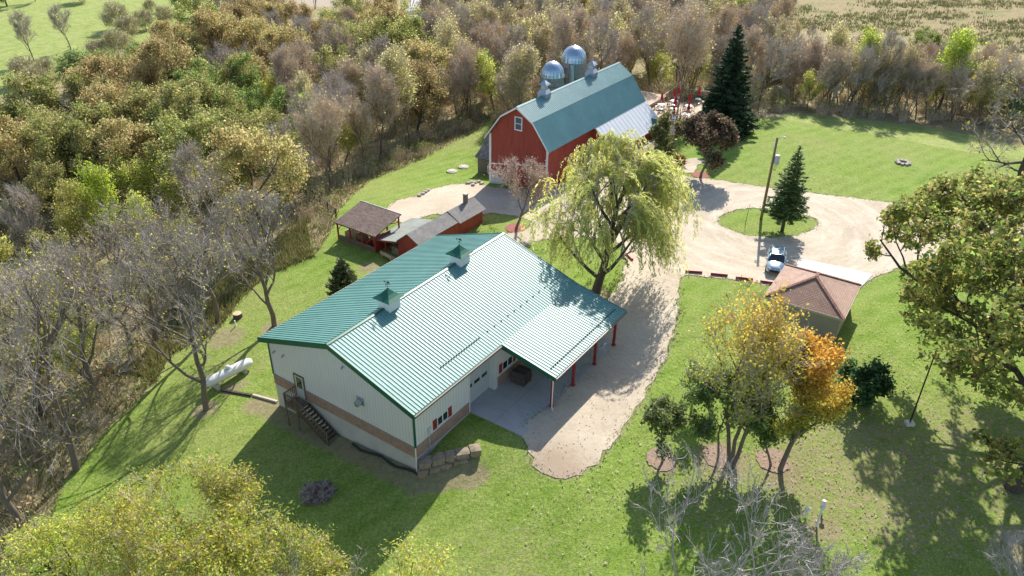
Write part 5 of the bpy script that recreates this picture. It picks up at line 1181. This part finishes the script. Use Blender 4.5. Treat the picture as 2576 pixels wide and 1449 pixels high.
# bare walnuts by the cream building
wal = [build_tree(71+i, h_, r_, count=500, size=.095, cols=[(.6, .56, .08)], base=b_, n=(9, 6, 5, 3), ang=(50, 46, 44, 44), ratio=(.6, .55, .6), up=.3, wob=.15, r0=.26, trunklv=2, bark='bark', twig='twigdark', sprays=2400, spl=.8, spw=.012, spreadlow=.95) for i, (h_, r_, b_) in enumerate(((15.4, 6.6, .2), (13, 5.4, .18), (15.6, 6.2, .22)))]
for m_, (u, v), lb in zip(wal, ((518, 1030), (690, 820), (548, 812)), ('bare walnut beside the white propane tank', 'bare walnut just left of the green roof corner', 'bare walnut behind the propane tank by the tree stump')): plant('bare_walnut', m_, lb, 'tree', gp(u, v))
for (u, v, s, rt_, k, lb) in ((192, 1182, 1.05, 1., 0, 'leaning bare walnut at the left edge of the front lawn'), (100, 1050, 1.1, 2., 2, 'bare walnut in the brush at the left edge, behind the leaning one'), (395, 860, .9, 4., 1, 'bare walnut standing in the rough grass left of the tank'), (330, 900, .95, .4, 2, 'slender bare walnut among the rough brush left of the lawn'), (60, 1330, 1.0, 3.3, 0, 'bare walnut at the lower left edge behind the yellow locusts'), (-20, 1180, 1.0, .9, 1, 'bare walnut cut by the left edge of the picture'), (250, 1000, 1., 1.9, 1, 'bare walnut between the brush and the leaning walnut')):
    plant('bare_walnut', wal[k], lb, 'tree', gp(u, v), s, rt_)

# foreground locusts and bare trees
def loc_keep(P, idx, r): return (np.sin(idx*1.9)+r.normal(0, .3, len(idx))) > -.3
lc = [build_tree(81+i, h_, r_, count=c_, size=.105, asp=.36, cols=LOC, base=.25, n=(8, 5, 5, 3), ang=(52, 45, 42, 40), ratio=(.55, .55, .6), up=.22, wob=.18, r0=.2, trunklv=2, bark='barkdark', twig='twigbrown', sig=.28, lvmin=3, keep=loc_keep, flat=1.2, sprays=900, spl=.5, spw=.01) for i, (h_, r_, c_) in enumerate(((11.4, 5.2, 15000), (9.8, 4.3, 11500)))]
for (x, y, k, s, rt_, lb) in ((-17.6, 28.8, 0, .95, 0, 'large yellow-green locust in the lower left corner, tallest of the locusts'), (-23.6, 27.2, 1, .92, 1., 'yellow-green locust farthest left in the lower left corner'), (-13.4, 27.6, 1, .95, 2., 'yellow-green locust just left of the pale bare branches'), (-9.6, 24.0, 1, .82, 3.6, 'olive-yellow locust at the bottom edge under the building shadow'), (-4.4, 23.4, 0, .86, 4., 'yellow locust top peeping in at the bottom edge centre-left'), (-15.0, 23.2, 0, .85, 5., 'yellow-green locust lowest in the lower left corner'), (-16.6, 26.6, 1, 1., 2.7, 'yellow-green locust filling the gap behind the lowest corner locust'), (-11.4, 26.2, 0, .78, 5.6, 'olive-yellow locust beside the pale forked twigs'), (-22.4, 29.4, 1, .85, 4.4, 'yellow-green locust behind the leftmost corner locust'), (-7.2, 22.4, 1, .9, .8, 'olive-yellow locust just left of the yellow locust top')):
    plant('locust_tree', lc[k], lb, 'tree', (x, y, Z(x, y)), s, rt_)
pale = [build_tree(91+i, h_, r_, count=0, base=.2, n=(8, 6, 5), ang=(50, 45, 45), ratio=(.55, .5), up=.25, wob=.22, r0=.13, trunklv=1, bark='twigpale', twig='twigpale', sprays=1600, spl=.6, spw=.013, spreadlow=.85) for i, (h_, r_) in enumerate(((9.3, 5.2), (8.2, 3.8)))]
for (x, y, k, s, rt_, lb) in ((-9.0, 26.6, 1, .95, .3, 'pale bare tree with forked twigs over the building shadow'), (9.6, 27.4, 0, 1.22, 0, 'pale bare branching tree below the multi-stemmed maple'), (13.4, 26.0, 1, .95, 1.4, 'smaller pale bare tree right of the larger one at the bottom edge'), (17.2, 25.4, 1, .85, 4.4, 'pale bare tree near the bottom edge below the vent pipes'), (26.8, 24.2, 0, .9, 2, 'pale bare branches in the lower right corner'), (5.9, 26.2, 1, .75, 2.4, 'short pale bare tree left of the larger pale tree')):
    plant('bare_tree', pale[k], lb, 'tree', (x, y, Z(x, y)), s, rt_)
plant('bare_tree', build_tree(94, 6, 2.2, count=130, size=.14, cols=[(.35, .03, .03), (.42, .06, .05)], base=.2, n=(7, 5, 4), up=.3, r0=.08, bark='twigpale', twig='twigpale', sprays=500, spl=.5, spw=.01), 'pale bare sapling with a few red leaves at the bottom edge', 'tree', (3.3, 25.0, Z(3.3, 25.0)))

# --- the woods
FT = dict(
 olive=[build_tree(101+i, 12.5, 6.0, count=17000, size=.145, asp=.62, cols=OLIVE, base=.18, n=(10, 6, 5), ang=(62, 48, 45), up=.12, wob=.18, r0=.28, trunklv=1, bark='barkdark', twig='barkdark', sig=.38, lvmin=2, spreadlow=.75, keep=oak_keep) for i in range(3)],
 rust=[build_tree(111+i, 12, 5.6, count=15000, size=.14, asp=.6, cols=RUST, base=.18, n=(10, 6, 5), ang=(62, 48, 45), up=.12, wob=.18, r0=.26, trunklv=1, bark='barkdark', twig='barkdark', sig=.36, lvmin=2, spreadlow=.75, keep=oak_keep) for i in range(3)],
 dark=[build_tree(121, 13, 6.6, count=21000, size=.15, asp=.6, cols=DARKG, base=.15, n=(11, 6, 5), ang=(64, 48, 45), up=.12, wob=.16, r0=.3, trunklv=1, bark='barkdark', twig='barkdark', sig=.4, lvmin=2, spreadlow=.75)],
 bare=[build_tree(131+i, 12.5, 4.3, count=350, size=.18, cols=[(.45, .42, .14), (.4, .28, .16)], base=.22, n=(9, 6, 5), ang=(45, 42, 42), up=.3, wob=.15, r0=.17, trunklv=1, sprays=3000, spl=1.1, spw=.019, spreadlow=.8) for i in range(4)],
 brown=[build_tree(141+i, 12.5, 3.8, count=1900, size=.12, asp=.6, cols=[(.5, .33, .19), (.48, .38, .21), (.4, .35, .15)], base=.25, n=(10, 6, 5), ang=(40, 40, 42), up=.35, wob=.14, r0=.15, trunklv=1, twig='twigbrown', sprays=4600, spl=1.1, spw=.017, spreadlow=.8, stems=1+i % 2*2, sig=.5) for i in range(4)],
 pop=[build_tree(151+i, 13.5, 3.6, count=5200, size=.125, asp=.65, cols=POP, base=.25, n=(11, 6, 5), ang=(36, 40, 42), up=.4, wob=.14, r0=.15, trunklv=1, twig='twigbrown', sprays=3000, spl=1., spw=.016, spreadlow=.8, stems=1+i % 2*2, sig=.5) for i in range(4)],
 yg=[build_tree(161+i, 10, 3.6, count=9000, size=.125, asp=.6, cols=YG, base=.15, n=(10, 6, 5), ang=(50, 45, 42), up=.25, wob=.16, r0=.14, trunklv=1, sig=.4, sprays=500, keep=loc_keep) for i in range(3)],
 bright=[build_tree(171+i, 11, 3.2, count=7000, size=.13, asp=.6, cols=BRIGHT, base=.2, n=(10, 6, 4), ang=(42, 42, 42), up=.3, wob=.16, r0=.14, trunklv=1, sig=.45, sprays=500, keep=loc_keep) for i in range(2)],
 shrub=[build_tree(181+i, 4.2, 2.6, count=2600, size=.11, asp=.6, cols=[(.36, .36, .14), (.46, .44, .17), (.5, .4, .22)], base=.03, n=(9, 6, 4), ang=(55, 45, 42), up=.25, r0=.06, sig=.3, lvmin=1, sprays=1300, spl=.7, spw=.016, stems=3) for i in range(3)],
 gshrub=[build_tree(186+i, 4.2, 2.7, count=4000, size=.12, asp=.6, cols=[(.25, .33, .1), (.34, .42, .13), (.19, .26, .08)], base=.03, n=(9, 6, 4), ang=(58, 45, 42), up=.2, r0=.06, sig=.3, lvmin=1, sprays=300) for i in range(2)])
KIND = dict(olive=('oak_tree', 'olive-green oak', 'tree'), rust=('oak_tree', 'rust-brown oak', 'tree'), dark=('oak_tree', 'dark green oak', 'tree'), bare=('bare_tree', 'bare grey tree', 'tree'), brown=('thin_tree', 'thin brownish half-bare tree', 'tree'),
            pop=('poplar_tree', 'slender pale yellow-green poplar', 'tree'), yg=('leafy_tree', 'yellow-green leafy tree', 'tree'), bright=('leafy_tree', 'bright lime-yellow tree', 'tree'), shrub=('shrub', 'twiggy grey-brown shrub', 'shrub'), gshrub=('shrub', 'leafy green shrub', 'shrub'))
# single trees one can pick out: (u, v of the crown middle, kind, scale, label)
def at_crown(u, v, h, gz=-5):
    z = gz
    for _ in range(10): p_ = G(u, v, z+h); z = .5*z+.5*Z(p_.x, p_.y)
    return p_.x, p_.y, Z(p_.x, p_.y)
PICK = [(560, 232, 'dark', 1.08, 7, 'broad dark green oak dome in the middle of the left wood'), (645, 300, 'dark', .86, 6, 'dark green oak at the right shoulder of the big dark dome'), (500, 320, 'olive', 1.12, 7, 'olive oak in front of the big dark green dome'), (410, 330, 'olive', 1.0, 6, 'olive oak left of the one before the dark dome'),
        (300, 330, 'rust', 1.05, 6, 'tawny oak with a dark leaning trunk in the left wood'), (600, 400, 'olive', .85, 5, 'pale olive oak at the lower right end of the left oaks'), (395, 205, 'rust', .95, 6, 'rusty oak left of the dark green dome'), (250, 245, 'rust', .95, 6, 'pinkish tawny oak near the pasture corner'),
        (160, 300, 'olive', 1., 6, 'grey-olive oak left of the tawny oak'), (60, 300, 'olive', 1.05, 6, 'grey-olive oak at the left edge below the pasture'), (40, 420, 'rust', 1., 6, 'mottled tawny oak at the left edge'), (160, 430, 'olive', 1., 6, 'mottled olive oak second from the left edge'), (430, 140, 'rust', .95, 6, 'rusty oak near the pasture edge'),
        (560, 120, 'rust', 1.0, 6, 'orange-brown oak in the rust coloured group beyond the dark dome'), (660, 130, 'rust', 1.0, 6, 'reddish oak right of the orange-brown oak beyond the dark dome'), (740, 75, 'rust', .9, 6, 'orange topped oak in the middle of the far wood'), (870, 60, 'olive', .95, 6, 'olive oak in the middle of the far wood'), (960, 55, 'rust', .9, 6, 'pinkish brown oak left of the pale road'),
        (860, 88, 'olive', .9, 6, 'green-brown oak with dark trunk in the far wood'), (200, 170, 'gshrub', 1.7, 3, 'round light green bush at the corner of the pasture'), (250, 530, 'bright', .95, 6, 'bright lime-yellow tree in the thicket on the left'), (170, 560, 'yg', .9, 5, 'yellow-green tree left of the lime-yellow one in the thicket'), (430, 470, 'yg', 1., 6, 'yellow-green leafy tree behind the bare walnuts'),
        (780, 330, 'bright', .85, 5, 'bright green tree at the edge of the mown lawn left of the barn'), (860, 350, 'yg', .9, 5, 'light green tree beside the bright green one at the wood edge'), (760, 360, 'bare', .95, 6, 'dense grey twiggy tree at the wood edge above the rail fence'),
        (2165, 155, 'bright', 1.1, 7, 'bright lime-yellow tree in the tree line, left of the two'), (2390, 165, 'bright', 1.2, 7, 'broad lime-yellow tree in the tree line, right of the two'), (1945, 92, 'bright', .9, 6, 'lime tree right behind the tall spruce'), (2330, 120, 'dark', .55, 5, 'small dark green tree in the tree line before the brown meadow'), (1720, 130, 'brown', 1.35, 7, 'big rounded grey-brown tree between silos and spruce'),
        (1210, 85, 'pop', 1.1, 7, 'yellow-topped poplar clump left of the silos'), (1590, 85, 'pop', 1.15, 7, 'pale yellow poplar clump right above the silos'), (1300, 150, 'pop', 1., 6, 'yellow poplar behind the left slope of the barn roof')]
placed = []
rr = random.Random(77)
for u, v, k, s, h_, lb in PICK:
    x, y, z = at_crown(u, v, h_*s*.95); nm, _, cat = KIND[k]; plant(nm, rr.choice(FT[k]), lb, cat, (x, y, z), s, rr.uniform(0, 6.28)); placed.append((x, y, (4.2 if k in ('olive', 'rust', 'dark') else 2.6)*s))
# pasture trees
for u, v, k, s, lb in ((85, 152, 'bare', .85, 'bare spreading tree at the left of the pasture'), (178, 124, 'bare', .78, 'bare forked tree right of the other in the pasture'), (297, 78, 'shrub', 1.5, 'dark conical shrub alone in the pasture'), (20, 20, 'dark', .8, 'green tree at the top left corner beyond the pasture'), (90, 8, 'bare', .8, 'grey tree at the top edge beyond the pasture'), (210, 10, 'shrub', 1.4, 'dark bush at the top edge beyond the pasture'), (70, 200, 'shrub', 1.2, 'grey bush under the bare spreading pasture tree'), (220, 215, 'shrub', 1.1, 'dark low bush on the lower pasture edge'), (1950, 40, 'dark', .75, 'dark green tree at the top edge before the brown meadow'), (1925, 45, 'dark', .7, 'second dark tree at the top edge before the brown meadow')) + tuple((u, v, k, s, 'low '+c_+' shrub at the pasture edge in the upper left') for u, v, k, s, c_ in ((330, 100, 'shrub', 1.2, 'grey'), (365, 78, 'shrub', 1.1, 'grey'), (260, 180, 'gshrub', 1.1, 'green'), (300, 140, 'shrub', 1.3, 'grey'), (250, 150, 'shrub', 1., 'grey'), (420, 70, 'shrub', 1.1, 'grey'), (120, 190, 'shrub', .9, 'grey'), (460, 40, 'gshrub', 1.2, 'green'), (180, 178, 'gshrub', .9, 'green'), (90, 215, 'shrub', 1., 'grey'), (380, 40, 'shrub', .8, 'grey'))):
    p_ = G(u, v, -6 if u < 500 else -2); p_.z = Z(p_.x, p_.y); nm, _, cat = KIND[k]; plant(nm, rr.choice(FT[k]), lb, cat, p_, s, rr.uniform(0, 6.28), lb+'s' if lb.startswith('low ') else None); placed.append((p_.x, p_.y, 3))
def zone(x, y, z):
    u, v = PJ(x, y, z+7)
    if not (-140 < u < 2720 and -60 < v < 1449): return None
    if u < 480 and v > 430: return 'A'
    if u < 720 and v > 165: return 'B'
    if u < 1060 and v > 45 and v < 200: return 'C'
    if v <= 45: return 'F'
    if u < 1860: return 'D'
    return 'E'
ZN = dict(A='in the thicket left of the cream building', B='in the oak wood on the left', C='in the rust coloured wood beyond the oaks', D='in the wood behind the red barn and silos', E='in the tree line behind the right-hand lawn', F='in the farthest wood along the top edge')
FIMG = [(-200, -80), (500, -80), (490, 10), (440, 50), (330, 75), (262, 120), (240, 150), (130, 205), (0, 228), (-200, 240)]
TIMG = [(690, -80), (1075, -80), (1062, 20), (1058, 58), (1010, 50), (1010, 14), (880, 22), (740, 16)]
PIMG = [(1960, -80), (2800, -80), (2800, 150), (2576, 125), (2300, 95), (2100, 78), (1980, 50)]
MIX = dict(S=[('shrub', 60), ('gshrub', 40)], A=[('bare', 9), ('shrub', 42), ('gshrub', 20), ('yg', 15), ('olive', 9), ('rust', 2), ('brown', 3)], B=[('olive', 48), ('rust', 24), ('bare', 10), ('yg', 18)], C=[('rust', 34), ('olive', 22), ('bare', 30), ('brown', 14)],
           D=[('brown', 42), ('pop', 36), ('bare', 16), ('rust', 3), ('yg', 3)], E=[('bare', 46), ('brown', 22), ('pop', 12), ('yg', 5), ('shrub', 15)], F=[('bare', 52), ('brown', 26), ('rust', 10), ('olive', 8), ('yg', 4)])
cand = []
for gy_ in np.arange(34, 262, 5.2):
    for gx_ in np.arange(-150, 150, 5.2): cand.append((gx_+rr.uniform(-2.2, 2.2), gy_+rr.uniform(-2.2, 2.2)))
ca = np.array(cand); s_l = sdist(ca[:, 0], ca[:, 1], LAWN); s_r = np.max([sdist(ca[:, 0], ca[:, 1], p) for p in ROUGH+STRAW+[PLOW]], axis=0); s_p = sdist(ca[:, 0], ca[:, 1], [(20, 104), (33, 104), (36, 118), (36, 133), (26, 134), (14, 124)]); zz_ = Zs(ca[:, 0], ca[:, 1])
cntk = {}
for i_ in range(46):
    t_ = (i_+rr.uniform(.1, .9))/46; u_, v_ = 1895+t_*760, 276+t_*56-rr.uniform(4, 40); k = rr.choices(('bare', 'brown', 'yg', 'pop', 'gshrub', 'shrub'), (42, 24, 10, 10, 7, 7))[0]
    p_ = gp(u_, v_); s_ = rr.uniform(.62, .88)*(1.3 if 'shrub' in k else 1); nm, ds, cat = KIND[k]; lb = ds+' in the front row of the tree line behind the right-hand lawn'
    plant(nm, rr.choice(FT[k]), lb, cat, p_, s_, rr.uniform(0, 6.28), lb, s_*rr.uniform(.95, 1.1)); placed.append((p_.x, p_.y, 1.2))
for (x, y), a, b_, pp, z in zip(cand, s_l, s_r, s_p, zz_):
    if a > -2.2 or b_ > -1.5 or pp > 0: continue
    k0 = zone(x, y, z)
    if k0 is None or (x-5.3)**2+(y-110.4)**2 < 20 or (x-8.7)**2+(y-115)**2 < 24 or abs(x)*.9 > y*.72+30: continue
    d_ = y
    if rr.random() < (.36 if k0 in 'A' else .18 if k0 == 'B' else .12 if d_ < 150 else .38): continue
    lim = 9; ut, vt = PJ(x, y, z+11); sk = FIMG if ut < 640 else TIMG if ut < 1100 else PIMG
    if inside(ut, vt, sk) > 0:
        if sk is PIMG:
            for lim in (.78, .62, .5, .38, .3):
                if inside(*PJ(x, y, z+11.5*lim), sk) <= 0: break
            else: continue
        else:
            if rr.random() < .6 or inside(*PJ(x, y, z+4), sk) > 0: continue
            k0 = 'S'
    names, ws = zip(*MIX[k0]); k = rr.choices(names, ws)[0]; sz_ = min(lim*rr.uniform(.85, 1.05), rr.uniform(.78, 1.12)*(1 if k0 != 'A' else .85))
    rad = (4.0 if k in ('olive', 'rust', 'dark') else 2.2)*sz_
    if any((x-q[0])**2+(y-q[1])**2 < (min(rad, 3)+q[2]-.6)**2*.55 for q in placed if abs(q[1]-y) < 9): continue
    placed.append((x, y, rad)); nm, ds, cat = KIND[k]; lb = ds+' '+ZN[zone(x, y, z)]
    plant(nm, rr.choice(FT[k]), lb, cat, (x, y, z), sz_, rr.uniform(0, 6.28), lb, sz_*rr.uniform(.9, 1.12)); cntk[nm] = cntk.get(nm, 0)+1
print('woods:', cntk, sum(cntk.values()))

# --- undergrowth, rough grass and fallen leaves (uncountable)
r = np.random.default_rng(5)
def scatter(n, xr, yr, test):
    out = np.zeros((0, 2))
    while len(out) < n:
        P = np.c_[r.uniform(*xr, 4*n), r.uniform(*yr, 4*n)]; out = np.concatenate([out, P[test(P[:, 0], P[:, 1])]])
    return out[:n]
def notlawn(x, y): return (sdist(x, y, LAWN) < -.4) & (np.max([sdist(x, y, p) for p in ROUGH+STRAW+[PLOW]], axis=0) < 0) & (np.abs(x) < y*.72+22)
P = scatter(2300, (-80, 95), (34, 150), notlawn)
V, F, C, MI = [], [], [], []; n = 0
for x, y in P:
    hgt = r.uniform(.6, 2.6)**1.0; wd = r.uniform(.7, 1.8); m_ = 46; z = Z(x, y)
    th = r.uniform(0, 6.28, m_); rad = wd*np.sqrt(r.uniform(0, 1, m_)); b0 = np.c_[x+rad*np.cos(th)*.5, y+rad*np.sin(th)*.5, np.full(m_, z)]; e = np.c_[x+rad*np.cos(th), y+rad*np.sin(th), z+hgt*r.uniform(.5, 1, m_)]
    s = unit(np.cross(e-b0, r.normal(0, 1, (m_, 3))))*.018; V.append(np.stack([b0-s, b0+s, e+s*.4, e-s*.4], 1).reshape(-1, 3)); F.append(np.arange(4*m_).reshape(-1, 4)+n); n += 4*m_; MI.append(np.zeros(m_)); C.append(np.full((4*m_, 3), .1))
    l_ = int(r.integers(20, 70)); q_ = e[r.integers(0, m_, l_)]+r.normal(0, .2, (l_, 3)); a = unit(r.normal(0, 1, (l_, 3))); b_ = unit(np.cross(a, r.normal(0, 1, (l_, 3)))); v, f = rhombs(q_, a, b_, r.uniform(.09, .2, l_), .085); V.append(v); F.append(f+n); n += len(v); MI.append(np.ones(l_))
    base_ = np.array([(.26, .28, .09), (.36, .36, .12), (.4, .29, .15), (.32, .26, .15), (.2, .24, .07)])[r.integers(0, 5)]; C.append(np.repeat(base_*np.clip(r.normal(1, .25, (l_, 1)), .5, 1.6), 4, 0))
o_ = bpy.data.objects.new('undergrowth', mesh_np('undergrowth', np.concatenate(V), np.concatenate(F), [M['twigbrown'], M['dead']], np.concatenate(MI), np.concatenate(C))); COL.objects.link(o_); stuff(o_, 'tangled brown and green undergrowth on the floor of the woods', 'undergrowth')
def blades(name, P, h, wd, cols, label, cat):
    m_ = len(P); z = Zs(P[:, 0], P[:, 1])-.03; b0 = np.c_[P, z]; d = unit(np.c_[r.normal(0, .35, (m_, 2)), np.ones(m_)]); e = b0+d*(h*r.uniform(.5, 1.3, m_))[:, None]; s = unit(np.cross(d, r.normal(0, 1, (m_, 3))))*wd
    V = np.stack([b0-s, b0+s, e+s*.15, e-s*.15], 1).reshape(-1, 3); c = np.array(cols)[r.integers(0, len(cols), m_)]*np.clip(r.normal(1, .2, (m_, 1)), .5, 1.6)
    o = bpy.data.objects.new(name, mesh_np(name, V, np.arange(4*m_).reshape(-1, 4), [M['dead']], None, np.repeat(c, 4, 0))); COL.objects.link(o); stuff(o, label, cat)
def edge_(x, y): a = sdist(x, y, LAWN); return (a < .3) & (a > -6) & (x < 32) & (np.abs(x) < y*.72+20) & (y > 30)
Pe = np.concatenate([scatter(16000, (-75, 100), (32, 150), edge_), scatter(9000, (-45, -15), (38, 85), lambda x, y: sdist(x, y, ROUGH[0]) > 0)])
blades('tall_grass', Pe, .6, .05, [(.3, .27, .12), (.24, .25, .08), (.36, .28, .15), (.2, .2, .06)], 'tall dry grass along the edge of the woods', 'grass')
cc_ = np.c_[r.uniform(10, 170, 150), r.uniform(110, 290, 150)]; cw_ = r.uniform(2, 9, 150)
def scr_(x, y): return (sdist(x, y, STRAW[1]) > 2) & (np.min(np.hypot((x[:, None]-cc_[:, 0])*.6, (y[:, None]-cc_[:, 1])*1.3)/cw_, axis=1)+r.normal(0, .3, x.shape) < 1)
scrub = scatter(2600, (10, 170), (105, 290), scr_)
Ps = np.repeat(scrub, 9, 0)+r.normal(0, .7, (len(scrub)*9, 2))
blades('meadow_scrub', Ps, .7, .14, [(.3, .26, .13), (.2, .24, .07), (.36, .28, .17), (.24, .27, .1)], 'brown and green scrub tufts on the far meadow', 'scrub')
b = gp(800, 1240)
plant('dormant_shrub', build_tree(66, 1.0, 1.5, count=260, size=.09, cols=[(.2, .15, .13), (.26, .2, .16)], base=.02, n=(12, 7, 5), ang=(75, 45, 42), r0=.05, sprays=1500, spl=.3, spw=.008, spreadlow=1.), 'low round dormant shrub in a mulch bed on the shaded front lawn', 'shrub', b, 1., 0., None, .55)
# ragged grass along the gravel edges
segs = [rough_edge(pl_, .12, .16, 70+i) for i, pl_ in enumerate([DRIVE]+HOLES)]
blades('edge_grass', np.concatenate([np.array(q_) for q_ in segs for _ in range(3)])+r.normal(0, .12, (3*sum(len(q_) for q_ in segs), 2)), .16, .035, [(.2, .27, .05), (.28, .3, .1), (.16, .22, .04)], 'ragged grass along the edges of the gravel drive', 'grass')
def fl(x, y): return (sdist(x, y, LAWN) > .5) & (r.random(x.shape) < np.clip(np.exp(-((x-30)**2+(y-40)**2)/260)+.8*np.exp(-((x-16)**2+(y-37)**2)/80)+.5*np.exp(-((x-4)**2+(y-37)**2)/16)+.03*(y < 48)*(x > -3), 0, 1))
P = scatter(5200, (-6, 50), (25, 62), fl); m_ = len(P); zz_ = Zs(P[:, 0], P[:, 1])+.1
nrm = unit(r.normal(0, .35, (m_, 3))+np.array([0, 0, 1])); a = unit(np.cross(nrm, r.normal(0, 1, (m_, 3)))); v, f = rhombs(np.c_[P, zz_], a, np.cross(nrm, a), r.uniform(.04, .1, m_), .05)
c = np.array([(.42, .34, .2), (.5, .45, .36), (.34, .24, .13), (.45, .4, .12), (.46, .42, .33)])[r.integers(0, 5, m_)]
o_ = bpy.data.objects.new('fallen_leaves', mesh_np('fallen_leaves', v, f, [M['dead']], None, np.repeat(c, 4, 0))); COL.objects.link(o_); stuff(o_, 'pale fallen leaves scattered over the front lawn', 'leaves')
